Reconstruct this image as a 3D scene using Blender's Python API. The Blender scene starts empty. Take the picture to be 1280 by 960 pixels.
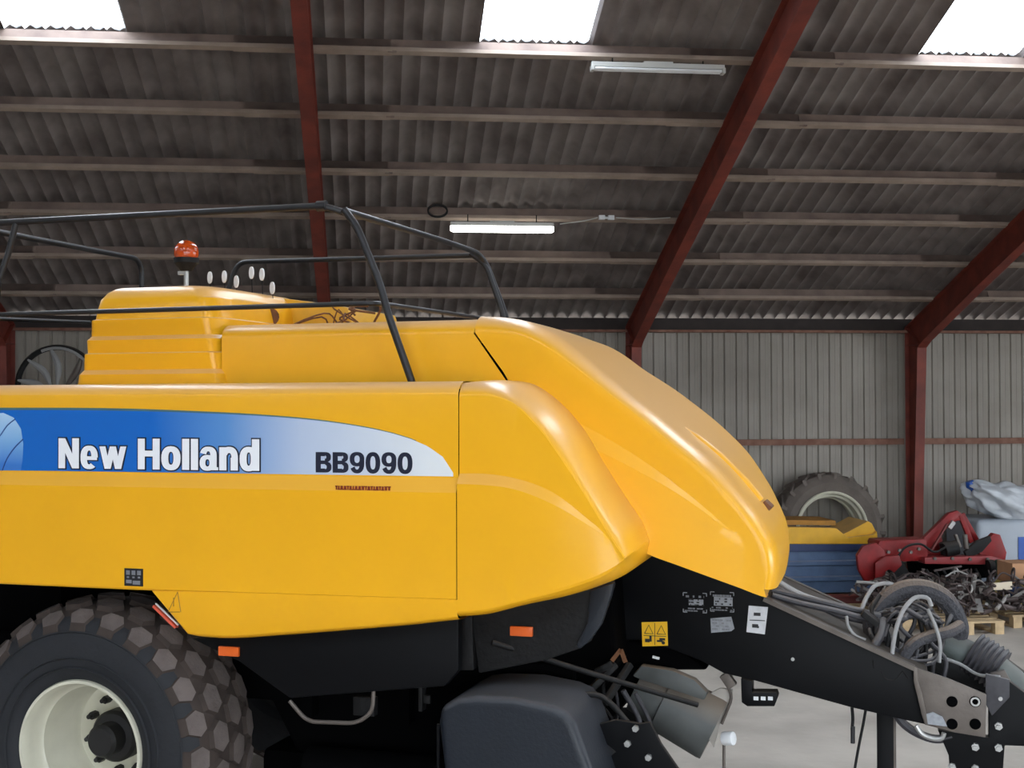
import bpy, bmesh, math, random
from mathutils import Vector, Matrix, noise
random.seed(7)
S = bpy.context.scene
C = S.collection
PI = math.pi

# ------------------------------------------------------------------ materials
def lin(c):
    return tuple(((x/255)/12.92 if x/255 <= .04045 else ((x/255+.055)/1.055)**2.4) for x in c)

def mat(name, rgb, rough=.5, metal=0, var=.0, vscale=6, bump=0, bscale=40, coat=0, dust=0, dustrgb=(190, 165, 140), emit=0, spec=.5, trans=0, rgb2=None, dlo=.25, dhi=.95):
    m = bpy.data.materials.new(name); m.use_nodes = True
    nt = m.node_tree; b = nt.nodes['Principled BSDF']
    b.inputs['Roughness'].default_value = rough
    b.inputs['Metallic'].default_value = metal
    b.inputs['Coat Weight'].default_value = coat
    b.inputs['Specular IOR Level'].default_value = spec
    b.inputs['Coat Roughness'].default_value = .12
    col = lin(rgb)
    tc = nt.nodes.new('ShaderNodeTexCoord')
    n = nt.nodes.new('ShaderNodeTexNoise'); n.inputs['Scale'].default_value = vscale; n.inputs['Detail'].default_value = 6
    nt.links.new(tc.outputs['Object'], n.inputs['Vector'])
    mx = nt.nodes.new('ShaderNodeMix'); mx.data_type = 'RGBA'
    c2 = lin(rgb2) if rgb2 else tuple(x*(1-var) for x in col)
    mx.inputs['A'].default_value = (*col, 1); mx.inputs['B'].default_value = (*c2, 1)
    mr = nt.nodes.new('ShaderNodeMapRange'); mr.inputs['From Min'].default_value = .35; mr.inputs['From Max'].default_value = .7
    nt.links.new(n.outputs['Fac'], mr.inputs['Value'])
    nt.links.new(mr.outputs['Result'], mx.inputs['Factor'])
    out = mx.outputs['Result']
    if dust:      # dust that has settled on upward facing surfaces
        g = nt.nodes.new('ShaderNodeNewGeometry'); sx = nt.nodes.new('ShaderNodeSeparateXYZ')
        nt.links.new(g.outputs['Normal'], sx.inputs['Vector'])
        r2 = nt.nodes.new('ShaderNodeMapRange'); r2.inputs['From Min'].default_value = dlo; r2.inputs['From Max'].default_value = dhi
        r2.inputs['To Max'].default_value = dust
        nt.links.new(sx.outputs['Z'], r2.inputs['Value'])
        m2 = nt.nodes.new('ShaderNodeMix'); m2.data_type = 'RGBA'
        m2.inputs['B'].default_value = (*lin(dustrgb), 1)
        nt.links.new(r2.outputs['Result'], m2.inputs['Factor']); nt.links.new(out, m2.inputs['A'])
        out = m2.outputs['Result']
    nt.links.new(out, b.inputs['Base Color'])
    if bump:
        n2 = nt.nodes.new('ShaderNodeTexNoise'); n2.inputs['Scale'].default_value = bscale; n2.inputs['Detail'].default_value = 5
        nt.links.new(tc.outputs['Object'], n2.inputs['Vector'])
        bp = nt.nodes.new('ShaderNodeBump'); bp.inputs['Strength'].default_value = bump; bp.inputs['Distance'].default_value = .02
        nt.links.new(n2.outputs['Fac'], bp.inputs['Height']); nt.links.new(bp.outputs['Normal'], b.inputs['Normal'])
    if emit:
        b.inputs['Emission Color'].default_value = (1, 1, .93, 1); b.inputs['Emission Strength'].default_value = emit
    if trans:
        b.inputs['Transmission Weight'].default_value = trans
    return m

M = {}
M['yellow'] = mat('yellow_paint', (243, 177, 26), .32, spec=.35, var=.06, vscale=2, coat=.12, dust=.8, dustrgb=(232, 184, 134), dlo=.38, dhi=.9)
M['yellow2'] = mat('old_yellow_paint', (226, 170, 30), .45, var=.15, dust=.4)
M['black'] = mat('black_paint', (8, 9, 12), .5, spec=.14, var=.2, dust=.45, dustrgb=(120, 112, 104), dlo=.3)
M['plastic'] = mat('dark_blue_grey_plastic', (24, 30, 39), .45, spec=.4, var=.15, bump=.1, bscale=60, dust=.5, dustrgb=(120, 120, 124))
M['dark'] = mat('dark_grey_metal', (22, 22, 23), .6, spec=.25, var=.35, vscale=14, bump=.2, dust=.4, dustrgb=(105, 98, 92))
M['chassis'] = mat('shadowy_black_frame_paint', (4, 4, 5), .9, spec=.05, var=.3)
M['tube'] = mat('black_rail_tube', (26, 25, 28), .42, var=.25, vscale=20, dust=.35, dustrgb=(125, 115, 108))
M['rubber'] = mat('tyre_rubber', (29, 31, 36), .75, var=.2, vscale=5, bump=.2, bscale=30)
M['lug'] = mat('worn_dusty_tread_rubber', (104, 94, 90), .85, var=.35, vscale=9, bump=.3, bscale=60)
M['treadbase'] = mat('dirty_tread_groove', (62, 52, 47), .9, var=.3, vscale=12)
M['cream'] = mat('cream_rim_paint', (206, 203, 184), .4, var=.12, vscale=8, coat=.2)
M['hub'] = mat('black_hub', (26, 25, 26), .5, var=.3, vscale=20)
M['steel'] = mat('worn_bare_steel', (104, 96, 90), .5, metal=.35, var=.25, vscale=10, bump=.1)
M['bolt'] = mat('zinc_bolt', (170, 170, 168), .4, metal=.6)
M['hose'] = mat('dusty_hydraulic_hose', (58, 57, 62), .6, var=.3, vscale=30, dust=.7, dustrgb=(140, 136, 134))
M['sleeve'] = mat('grey_woven_hose_sleeve', (70, 70, 75), .85, var=.35, vscale=60, bump=.7, bscale=90, dust=.4)
M['paleHose'] = mat('pale_cable_sheath', (150, 150, 150), .6, var=.15)
M['pto'] = mat('grey_green_shaft_guard', (92, 100, 98), .6, var=.25, vscale=9, bump=.1, dust=.5, dustrgb=(140, 136, 128))
M['guard'] = mat('dull_grey_guard_plastic', (82, 85, 84), .6, var=.35, vscale=7, dust=.4)
M['orange'] = mat('orange_reflector', (222, 98, 30), .3, coat=.4)
M['beacon'] = mat('orange_beacon_plastic', (240, 96, 30), .15, var=.5, vscale=30, trans=.35, coat=.4)
M['white'] = mat('white_marker', (222, 224, 226), .5)
M['redstrip'] = mat('red_white_strip', (214, 92, 70), .4)
M['stickyel'] = mat('yellow_warning_sticker', (244, 190, 20), .4)
M['stickwht'] = mat('white_sticker', (214, 216, 220), .5, var=.12, vscale=40)
M['stickgry'] = mat('grey_rating_plate', (150, 154, 160), .5, var=.25, vscale=50)
M['ink'] = mat('black_ink', (22, 22, 26), .5)
M['inkgrey'] = mat('grey_print', (120, 122, 128), .5)
M['inkred'] = mat('dark_red_print', (132, 40, 10), .5)
M['textwhite'] = mat('white_lettering', (240, 241, 245), .4)
M['navy'] = mat('navy_lettering', (20, 26, 48), .4)
M['redox'] = mat('red_oxide_steel', (128, 56, 42), .6, vscale=4, bump=.1, rgb2=(100, 42, 34))
M['purlin'] = mat('dusty_brown_purlin', (136, 118, 108), .75, vscale=3, bump=.1, rgb2=(104, 88, 82))
M['purlinlip'] = mat('lit_purlin_lip', (160, 143, 130), .7, var=.25, vscale=5)  # caught roof light painted in: lip coloured paler than the purlin web
M['rust'] = mat('rusty_red_rail', (136, 100, 84), .8, var=.4, vscale=9, rgb2=(112, 72, 58))
M['fascia'] = mat('dark_eave_beam', (52, 44, 42), .8, var=.3)
M['sheet'] = mat('weathered_fibre_cement', (137, 129, 126), .9, rgb2=(103, 94, 91), vscale=2.2, bump=.08, bscale=30)
M['wall'] = mat('dusty_grey_wall_sheet', (154, 148, 139), .6, rgb2=(128, 121, 112), vscale=.9, bump=.05)
M['ground'] = mat('outside_gravel', (150, 145, 138), .95, var=.2)
M['concrete'] = mat('pale_worn_concrete', (186, 177, 166), .8, rgb2=(158, 149, 139), vscale=1.3, bump=.25, bscale=14)
M['lampwhite'] = mat('white_lamp_housing', (190, 190, 186), .5)
M['glow'] = mat('lit_tube', (255, 255, 240), .5, emit=9)
M['bluebin'] = mat('blue_bin_paint', (84, 108, 142), .5, var=.25, vscale=6, bump=.1, dust=.5, dustrgb=(150, 150, 160))
M['bluedark'] = mat('dark_blue_paint', (46, 62, 100), .5, var=.3)
M['red'] = mat('implement_red_paint', (132, 20, 22), .45, spec=.3, var=.4, vscale=7, dust=.3, dustrgb=(170, 90, 84))
M['darkred'] = mat('dark_red_steel', (110, 42, 38), .6, var=.35, vscale=8)
M['wood'] = mat('pale_pallet_wood', (190, 164, 126), .8, var=.3, vscale=12, bump=.2)
M['card'] = mat('brown_cardboard', (186, 140, 104), .85, var=.15)
M['paper'] = mat('cream_paper', (216, 202, 178), .8)
M['bag'] = mat('white_plastic_film', (205, 210, 216), .35, var=.12, vscale=5, bump=.4, bscale=9)
M['tub'] = mat('milky_plastic_tank', (166, 174, 184), .45, var=.12, vscale=3)
M['bluefilm'] = mat('blue_plastic', (34, 84, 170), .4)
M['teal'] = mat('teal_green_paint', (36, 104, 88), .5, var=.3)
M['scrap'] = mat('rusty_dark_scrap', (84, 72, 70), .55, metal=.3, rgb2=(58, 48, 46), vscale=9, bump=.2)
M['scraplight'] = mat('bright_scrap_steel', (168, 164, 160), .45, metal=.4, var=.3, vscale=9)
M['oldtyre'] = mat('grey_dusty_tyre', (112, 103, 96), .9, var=.3, vscale=4, bump=.3)
M['rusty'] = mat('rusty_brown_fitting', (120, 78, 48), .8, var=.4, vscale=30)
M['greypanel'] = mat('blue_grey_panel', (84, 92, 106), .6, var=.2)

# translucent roof light
m = bpy.data.materials.new('clear_roof_sheet'); m.use_nodes = True
nt = m.node_tree; nt.nodes.clear()
o_ = nt.nodes.new('ShaderNodeOutputMaterial'); t_ = nt.nodes.new('ShaderNodeBsdfTransparent'); d_ = nt.nodes.new('ShaderNodeBsdfTranslucent'); x_ = nt.nodes.new('ShaderNodeMixShader')
t_.inputs[0].default_value = (.93, .96, 1, 1); d_.inputs[0].default_value = (.9, .95, 1, 1); x_.inputs[0].default_value = .35
nt.links.new(t_.outputs[0], x_.inputs[1]); nt.links.new(d_.outputs[0], x_.inputs[2]); nt.links.new(x_.outputs[0], o_.inputs[0])
M['skylight'] = m

# printed decal: blue fading to pale grey towards the machine's front (a printed gradient)
def gradient_mat(name, stops, axis='X', u0=0, u1=1):
    m = bpy.data.materials.new(name); m.use_nodes = True; nt = m.node_tree; b = nt.nodes['Principled BSDF']
    tc = nt.nodes.new('ShaderNodeTexCoord'); sx = nt.nodes.new('ShaderNodeSeparateXYZ'); mr = nt.nodes.new('ShaderNodeMapRange')
    cr = nt.nodes.new('ShaderNodeValToRGB')
    nt.links.new(tc.outputs['Object'], sx.inputs[0]); nt.links.new(sx.outputs[axis], mr.inputs['Value'])
    mr.inputs['From Min'].default_value = u0; mr.inputs['From Max'].default_value = u1
    nt.links.new(mr.outputs['Result'], cr.inputs['Fac']); nt.links.new(cr.outputs['Color'], b.inputs['Base Color'])
    e = cr.color_ramp.elements
    while len(e) < len(stops): e.new(.5)
    for el, (p, c) in zip(e, stops): el.position = p; el.color = (*lin(c), 1)
    b.inputs['Roughness'].default_value = .32
    return m
M['decal'] = gradient_mat('blue_decal', [(0, (6, 100, 190)), (.28, (8, 102, 194)), (.48, (90, 144, 206)), (.68, (182, 196, 220)), (1, (222, 226, 230))], 'X', -.1, 1.9)
M['leaf'] = gradient_mat('pale_leaf_emblem', [(0, (176, 208, 236)), (.5, (128, 176, 222)), (1, (58, 120, 200))], 'Z', 2.46, 2.2)

# ------------------------------------------------------------------ mesh tools
class MB:
    def __init__(s): s.v = []; s.f = []; s.mi = []; s.mats = []
    def add(s, vs, fs, mi=0):
        n = len(s.v); s.v += [tuple(v) for v in vs]; s.f += [tuple(i+n for i in f) for f in fs]; s.mi += [mi]*len(fs); return s
    def box(s, c, d, rz=0, rx=0, ry=0, mi=0):
        R = Matrix.Rotation(rz, 3, 'Z') @ Matrix.Rotation(ry, 3, 'Y') @ Matrix.Rotation(rx, 3, 'X')
        vs = [Vector(c)+R @ Vector((x*d[0]/2, y*d[1]/2, z*d[2]/2)) for x in (-1, 1) for y in (-1, 1) for z in (-1, 1)]
        return s.add(vs, [(0, 1, 3, 2), (4, 6, 7, 5), (0, 4, 5, 1), (2, 3, 7, 6), (0, 2, 6, 4), (1, 5, 7, 3)], mi)
    def beam(s, a, b, w, h, mi=0, up=(0, 0, 1)):
        a = Vector(a); b = Vector(b); t = (b-a).normalized(); x = t.cross(Vector(up))
        if x.length < 1e-4: x = t.cross(Vector((0, 1, 0)))
        x.normalize(); y = x.cross(t)
        vs = [p+x*i*w/2+y*j*h/2 for p in (a, b) for i, j in ((-1, -1), (1, -1), (1, 1), (-1, 1))]
        return s.add(vs, [(0, 1, 2, 3), (7, 6, 5, 4), (0, 4, 5, 1), (1, 5, 6, 2), (2, 6, 7, 3), (3, 7, 4, 0)], mi)
    def cyl(s, a, b, r, r2=None, n=20, cap=True, mi=0):
        return s.tube([a, b], [r, r if r2 is None else r2], n, cap, mi)
    def tube(s, pts, r, n=10, cap=True, mi=0, closed=False):
        P = [Vector(p) for p in pts]; k = len(P)
        rs = r if isinstance(r, (list, tuple)) else [r]*k
        vs = []; prev = None
        for i, p in enumerate(P):
            if closed: t = P[(i+1) % k]-P[i-1]
            else: t = P[min(i+1, k-1)]-P[max(i-1, 0)]
            if t.length < 1e-9: t = Vector((0, 0, 1))
            t.normalize()
            if prev is None: x = t.orthogonal().normalized()
            else:
                x = prev-t*prev.dot(t)
                x = x.normalized() if x.length > 1e-6 else t.orthogonal().normalized()
            prev = x; y = t.cross(x)
            vs += [p+(x*math.cos(q*2*PI/n)+y*math.sin(q*2*PI/n))*rs[i] for q in range(n)]
        fs = []
        for i in range(k if closed else k-1):
            for q in range(n):
                a = i*n+q; b = i*n+(q+1) % n; j = (i+1) % k
                fs.append((a, b, j*n+(q+1) % n, j*n+q))
        if cap and not closed: fs += [tuple(reversed(range(n))), tuple(range((k-1)*n, k*n))]
        return s.add(vs, fs, mi)
    def prism(s, poly, v0, v1, mi=0):
        """poly: (u, z) pairs extruded along v (the y axis)"""
        n = len(poly); vs = [(p[0], v0, p[-1]) for p in poly]+[(p[0], v1, p[-1]) for p in poly]
        return s.add(vs, [tuple(range(n)), tuple(reversed(range(n, 2*n)))]+[(i, i+n, (i+1) % n+n, (i+1) % n) for i in range(n)], mi)
    def lathe(s, prof, c, axis='Y', n=48, mi=0, close=False):
        """prof: (radius, offset along axis) pairs"""
        k = len(prof); vs = []
        for (r, h) in prof:
            for q in range(n):
                a = q*2*PI/n
                if axis == 'Y': vs.append((c[0]+r*math.cos(a), c[1]+h, c[2]+r*math.sin(a)))
                elif axis == 'Z': vs.append((c[0]+r*math.cos(a), c[1]+r*math.sin(a), c[2]+h))
                else: vs.append((c[0]+h, c[1]+r*math.cos(a), c[2]+r*math.sin(a)))
        fs = [(i*n+q, i*n+(q+1) % n, ((i+1) % k)*n+(q+1) % n, ((i+1) % k)*n+q) for i in range(k if close else k-1) for q in range(n)]
        return s.add(vs, fs, mi)
    def grid(s, rows, mi=0, closed=False):
        k = len(rows); n = len(rows[0]); vs = [p for r in rows for p in r]
        fs = [(i*n+j, i*n+(j+1) % n, (i+1)*n+(j+1) % n, (i+1)*n+j) for i in range(k-1) for j in range(n if closed else n-1)]
        return s.add(vs, fs, mi)
    def build(s, name, mats, parent=None, smooth=35, bevel=0, loc=None, weld=True, seg=2):
        me = bpy.data.meshes.new(name); me.from_pydata(s.v, [], s.f)
        for mm in (mats if isinstance(mats, (list, tuple)) else [mats]): me.materials.append(M[mm] if isinstance(mm, str) else mm)
        me.polygons.foreach_set('material_index', s.mi)
        bm = bmesh.new(); bm.from_mesh(me)
        if weld: bmesh.ops.remove_doubles(bm, verts=bm.verts, dist=1e-5)
        bmesh.ops.dissolve_degenerate(bm, edges=bm.edges, dist=1e-6)
        bmesh.ops.recalc_face_normals(bm, faces=bm.faces)
        if bevel:
            es = [e for e in bm.edges if e.is_manifold and e.calc_face_angle(0) > .6]
            bmesh.ops.bevel(bm, geom=es, offset=bevel, segments=seg, affect='EDGES', profile=.6, clamp_overlap=True)
        bm.to_mesh(me); bm.free()
        if smooth:
            for p in me.polygons: p.use_smooth = True
            me.set_sharp_from_angle(angle=math.radians(smooth))
        o = bpy.data.objects.new(name, me); C.objects.link(o)
        if parent: o.parent = parent
        if loc: o.location = loc
        return o

def tag(o, label=None, cat=None, group=None, kind=None):
    for k, v in (('label', label), ('category', cat), ('group', group), ('kind', kind)):
        if v: o[k] = v
    return o
def thing(name, label, cat, loc=(0, 0, 0), rz=0, group=None):
    o = bpy.data.objects.new(name, None); C.objects.link(o); o.empty_display_size = .2
    o.location = loc; o.rotation_euler = (0, 0, rz); return tag(o, label, cat, group)
def settle(root, loc):
    """move a thing's base to loc while its parts, built in world axes, stay where they are"""
    root.location = loc
    for c in root.children: c.location = [a-b for a, b in zip(c.location, loc)]
def crspline(P, n):
    P = [Vector(p) for p in P]
    if len(P) == 2: return [P[0].lerp(P[1], i/(n-1)) for i in range(n)]
    d = [0]
    for a, b in zip(P, P[1:]): d.append(d[-1]+max((b-a).length, 1e-6))
    out = []
    for i in range(n):
        s = d[-1]*i/(n-1); k = 0
        while k < len(P)-2 and d[k+1] < s: k += 1
        t = (s-d[k])/(d[k+1]-d[k])
        def tan(j):
            if j == 0: return (P[1]-P[0])/(d[1]-d[0])
            if j == len(P)-1: return (P[-1]-P[-2])/(d[-1]-d[-2])
            a, b = d[j]-d[j-1], d[j+1]-d[j]
            return ((P[j]-P[j-1])/a*b+(P[j+1]-P[j])/b*a)/(a+b)
        h = d[k+1]-d[k]; m0 = tan(k)*h; m1 = tan(k+1)*h
        out.append(P[k]*(2*t**3-3*t*t+1)+m0*(t**3-2*t*t+t)+P[k+1]*(-2*t**3+3*t*t)+m1*(t**3-t*t))
    return out
def rounded(A, B, k=6):
    """rows strictly between a flat-face edge A and an outer edge B, a quarter ellipse in section"""
    out = []
    for i in range(1, k):
        s = PI/2*i/k; row = []
        for a, b in zip(A, B):
            f = math.sin(s); g = 1-math.cos(s)
            row.append(Vector((a.x+(b.x-a.x)*f, a.y+(b.y-a.y)*g, a.z+(b.z-a.z)*f)))
        out.append(row)
    return out
def arc_pts(P, n=60): return crspline(P, n)

# =================================================================== THE HALL
PITCH = math.tan(math.radians(19.5)); cp = math.cos(math.radians(19.5)); sp = math.sin(math.radians(19.5))
YE, ZE = 17.9, 3.728
def roofz(y): return ZE+(YE-y)*PITCH
X0, X1 = -13.1, 16.25
RIDGE = 4.6
fx = [-13.1, -8.95, -4.76, -.56, 3.67, 7.77, 11.95, 16.1]
lip = [1.03, 5.27, -3.21, -7.45, -11.7, 9.5, 13.75]          # left edges of the roof lights
pitch_w = .177
PY = [11.79, 12.82, 13.87, 14.83, 15.87, 16.9]
PYU = [10.77, 9.75, 8.73, 7.71, 6.69, 5.67, 4.85]

def roof(name, far=True):
    mb = MB(); ys = [18.22]+PY[::-1]+PYU+[RIDGE]
    xs = []; x = X0
    k0 = int((X0-1.03)/pitch_w); k1 = int((X1-1.03)/pitch_w)
    for i in range(k0*10, k1*10+1): xs.append(1.03+pitch_w*i/10)
    seam = 6*pitch_w
    pts = {}
    rows = []
    for y in ys:
        row = []
        for i, x in enumerate(xs):
            ph = (x-1.03)/pitch_w
            w = -.032*(1-2*abs(math.sin(PI*ph))**1.0)
            st = ((x-1.03) % seam)/seam*.016
            zz = roofz(y) if far else roofz(y)
            yy = y if far else 2*RIDGE-y
            row.append((x, yy+w*sp*(1 if far else -1), zz+w*cp+st))
        rows.append(row)
    n = len(xs); vs = [p for r in rows for p in r]; fs = []
    for j in range(len(ys)-1):
        ym = (ys[j]+ys[j+1])/2
        for i in range(n-1):
            xm = (xs[i]+xs[i+1])/2
            if 7.71 < ym < 11.79 and any(a < xm < a+1.03 for a in lip): continue
            fs.append((j*n+i, j*n+i+1, (j+1)*n+i+1, (j+1)*n+i))
    mb.add(vs, fs); return mb.build(name, 'sheet', weld=False, smooth=50)
tag(roof('ceiling'), kind='structure')
tag(roof('ceiling', False), kind='structure')

k = 1
for side in (1, -1):
    for a in lip:
        mb = MB(); rows = []
        for y in (11.81, 9.75, 7.69):
            row = []
            for i in range(25):
                x = a+.002+1.026*i/24; w = .02*math.cos(2*PI*(x-a)/pitch_w)
                yy = y if side > 0 else 2*RIDGE-y
                row.append((x, yy, roofz(y)+w+.01))
            rows.append(row)
        mb.grid(rows); tag(mb.build('window_%d' % k, 'skylight'), 'translucent corrugated roof light', None, None, 'structure'); k += 1

# purlins: Z section with a lip towards the ridge, sleeved just right of every frame
tn = 1
def trim(mb, mats, label=None, **kw):
    global tn
    o = mb.build('trim_%d' % tn, mats, **kw); tn += 1
    return tag(o, label, None, None, 'structure')
def purlin(y, far=True):
    mb = MB(); z = roofz(y)-.03; s = 1 if far else -1
    def at(x, a, d):     # a: along slope towards ridge, d: down normal to the roof
        yy = y-a*cp-d*sp*1; zz = z+a*sp-d*cp
        return (x, yy if far else 2*RIDGE-yy, zz)
    def seg(xa, xb, g, h):
        t = .006+g
        prof = [(-.05, 0), (0, 0), (0, h-t), (.055, h-t), (.055, h-.034-t), (.055+t, h-.034-t), (.055+t, h), (-t, h), (-t, t), (-.05, t)]
        n = len(prof); vs = [at(xa, *p) for p in prof]+[at(xb, *p) for p in prof]
        mb.add(vs, [(i, (i+1) % n, (i+1) % n+n, i+n) for i in range(n)]); mb.mi[-n:] = [1 if i_ in (3, 4, 5, 6) else 0 for i_ in range(n)]
    seg(X0, X1, 0, .165)
    for f in fx:
        if f+.72 < X1 and f-.72 > X0:
            seg(f-.65, f+.78, .004, .171)
            if far: mb.beam(at(f+.78, .0, .02), at(f+.78, .0, .15), .03, .02); mb.beam(at(f+.74, .03, .16), at(f+.82, .03, .16), .07, .014)
    trim(mb, ['purlin', 'purlinlip'], smooth=0, weld=False)
for y in PY+PYU[:-1]: purlin(y)
for y in (PY+PYU[:-1])[::2]: purlin(y, False)

def frame(x, far=True):
    """tapered post and rafter of one portal frame, an I section"""
    mb = MB(); s = 1 if far else -1
    def Y(y): return y if far else 2*RIDGE-y
    yo = 17.74
    ztop = lambda y: roofz(y)-.03-.16/cp
    base, knee = .22, .42
    D = .34
    # outline: outer line and inner line of web in (y, z)
    zk = ztop(yo-knee)-D/cp-.05
    outer = [(yo, 0), (yo, 1.2), (yo, zk), (yo, ztop(yo)), (15.5, ztop(15.5)), (RIDGE, ztop(RIDGE))]
    inner = [(yo-base, 0), (yo-base-.06, 1.2), (yo-knee, zk-.04), (yo-knee-.16, ztop(yo-knee-.16)-D/cp-.06), (15.5, ztop(15.5)-D/cp-.02), (RIDGE, ztop(RIDGE)-(D-.02)/cp)]
    w = .006; n = len(outer)
    for i in range(n-1):
        a, b, c, d = outer[i], outer[i+1], inner[i+1], inner[i]
        vs = [(x+q, Y(p[0]), p[1]) for q in (-w, w) for p in (a, b, c, d)]
        mb.add(vs, [(0, 1, 2, 3), (7, 6, 5, 4), (0, 4, 5, 1), (2, 6, 7, 3), (0, 3, 7, 4), (1, 5, 6, 2)])
    F = .068
    for line, sg in ((outer, 1), (inner, -1)):
        for i in range(n-1):
            a, b = line[i], line[i+1]
            ty, tz = b[0]-a[0], b[1]-a[1]; L = math.hypot(ty, tz); ny, nz = tz/L*.012*sg, -ty/L*.012*sg
            q = [(a[0], a[1]), (b[0], b[1]), (b[0]-ny*sg, b[1]-nz*sg), (a[0]-ny*sg, a[1]-nz*sg)]
            vs = [(x+e, Y(p[0]), p[1]) for e in (-F, F) for p in q]
            mb.add(vs, [(0, 1, 2, 3), (7, 6, 5, 4), (0, 4, 5, 1), (1, 5, 6, 2), (2, 6, 7, 3), (3, 7, 4, 0)])
    mb.box((x, Y(yo-.12), .008), (.24, .36, .016))
    mb.box((x, Y(yo-knee/2), zk+.0), (.13, knee, .012))
    mb.beam((x, Y(yo-knee), zk), (x, Y(yo), ztop(yo)), .12, .012)
    trim(mb, 'redox', 'red oxide steel portal frame', smooth=0)
for x in fx: frame(x)
for x in fx: frame(x, False)

# back wall of trapezoid sheet
mb = MB(); xs = []; x = X0+.02
while x < X1:
    xs += [(x, 0), (x+.012, .022), (x+.03, .022), (x+.042, 0), (x+.105, 0), (x+.108, .003), (x+.113, .003), (x+.116, 0)]; x += .1725
mb.grid([[(a, 17.86+b, z) for a, b in xs] for z in (0, 1.2, 2.4, 3.62)]); tag(mb.build('wall_back', 'wall', smooth=0), kind='structure')
mb = MB()
for i, x in enumerate(fx[:-1]): mb.box(((x+fx[i+1])/2, 17.80, 1.94), (fx[i+1]-x-.16, .10, .085))
trim(mb, 'rust', 'rusty wall rail', smooth=0)
mb = MB(); mb.box(((X0+X1)/2, 17.76, 3.525), (X1-X0, .12, .035)); trim(mb, 'rust', 'rusty rail at wall head', smooth=0)
mb = MB(); mb.box(((X0+X1)/2, 17.83, 3.628), (X1-X0, .10, .165)); trim(mb, 'fascia', 'dark eave beam', smooth=0)
YF = 2*RIDGE-18
def gable(name, x, polys):
    mb = MB()
    for pl in polys:
        n_ = len(pl); mb.add([(x+e, *p) for e in (-.03, .03) for p in pl], [tuple(range(n_)), tuple(reversed(range(n_, 2*n_)))]+[(i, (i+1) % n_, (i+1) % n_+n_, i+n_) for i in range(n_)])
    tag(mb.build(name, 'wall', smooth=0), kind='structure')
gable('wall_left', X0-.05, [[(18, 0), (18, 3.7), (RIDGE, roofz(RIDGE)), (YF, 3.7), (YF, 0)]])
# tall unseen doorway, added in the right gable to light roof and hood
gable('wall_right', X1+.05, [[(18, 0), (18, 3.7), (9.5, roofz(9.5)), (9.5, 0)], [(9.5, 4.0), (9.5, roofz(9.5)), (RIDGE, roofz(RIDGE)), (1.5, roofz(2*RIDGE-1.5)), (1.5, 4.0)], [(1.5, 0), (1.5, roofz(2*RIDGE-1.5)), (YF, 3.7), (YF, 0)]])
mb = MB(); mb.box(((X0+X1)/2, 4.5, -.1), (X1-X0+.2, 27.2, .2)); tag(mb.build('floor', 'concrete', smooth=0), kind='structure')
mb = MB(); mb.box((0, 2, -.3), (140, 140, .1)); o = mb.build('ground', 'ground', smooth=0); tag(o, kind='structure')

# =================================================================== THE BALER
# local frame of the baler: x forward along the machine, y inwards from its near side, z up
HEAD = math.radians(-23.2)
B = thing('square_baler', 'large yellow and black square baler filling the middle of the shed', 'baler', (-1.4729, 6.6053, 0), HEAD)
N = 56

def V(p): return Vector(p)

# ---- main side panel
ua, ub = -3.3, 2.0435
mb = MB(); rows = []
us = [ua+(ub-ua)*i/(24) for i in range(25)]
line = lambda y, z: [V((u, y, z)) for u in us]
top = line(.10, 2.606); A = line(0, 2.535)
rows = [line(.42, 2.606), top]+rounded(A, top, 6)[::-1]+[A, line(0, 2.35), line(0, 2.165), line(-.034, 2.10)]
low = [V((u, -.034, 1.607+(.016*(u-.45)/1.57 if u > .45 else 0))) for u in us]
low2 = [V((p.x, -.026, p.z-.008)) for p in low]; low3 = [V((p.x, .05, p.z-.008)) for p in low]
mb.grid(rows+[low, low2, low3]); side = mb.build('side_panel', 'yellow', B, smooth=17)

def decal_poly(mb, pts, v, mi=0):
    n = len(pts); mb.add([(p[0], v, p[2]) for p in pts], [tuple(range(n))], mi)
top_d = [(-3.1459, 0.004, 2.5172), (-1.0279, 0.004, 2.4896), (-0.4309, 0.004, 2.478), (-0.1437, 0.004, 2.4775), (0.1362, 0.004, 2.475), (0.4091, 0.004, 2.4706), (0.6754, 0.004, 2.4625), (0.9352, 0.004, 2.4526), (1.147, 0.004, 2.441), (1.3545, 0.004, 2.4241), (1.5176, 0.004, 2.4037), (1.6781, 0.004, 2.3763), (1.8165, 0.004, 2.34), (1.9142, 0.004, 2.2984), (1.9761, 0.004, 2.2533), (2.0069, 0.004, 2.2137), (2.0184, 0.004, 2.1884)]
topS = crspline(top_d, 60)
def dz(u):
    for a, b in zip(topS, topS[1:]):
        if a.x <= u <= b.x: return a.z+(b.z-a.z)*(u-a.x)/max(b.x-a.x, 1e-9)
    return topS[-1].z
mb = MB(); n = 90; rws = []
uE = topS[-1].x
cu = [topS[0].x+(uE-topS[0].x)*(1-(1-i/n)**1.6) for i in range(n+1)]
mb.grid([[(u, -.0015, 2.172) for u in cu], [(u, -.0015, dz(u)) for u in cu]])
mb.build('decal', 'decal', side, smooth=0)
mb = MB(); mb.grid([[(u, -.0017, dz(u)) for u in cu[:80]], [(u, -.0017, dz(u)+.012*(1-max(0, (u-.2)/2.2))) for u in cu[:80]]])
mb.build('decal_edge', mat('dark_green_decal_edge', (70, 104, 110), .4), side, smooth=0)
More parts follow.
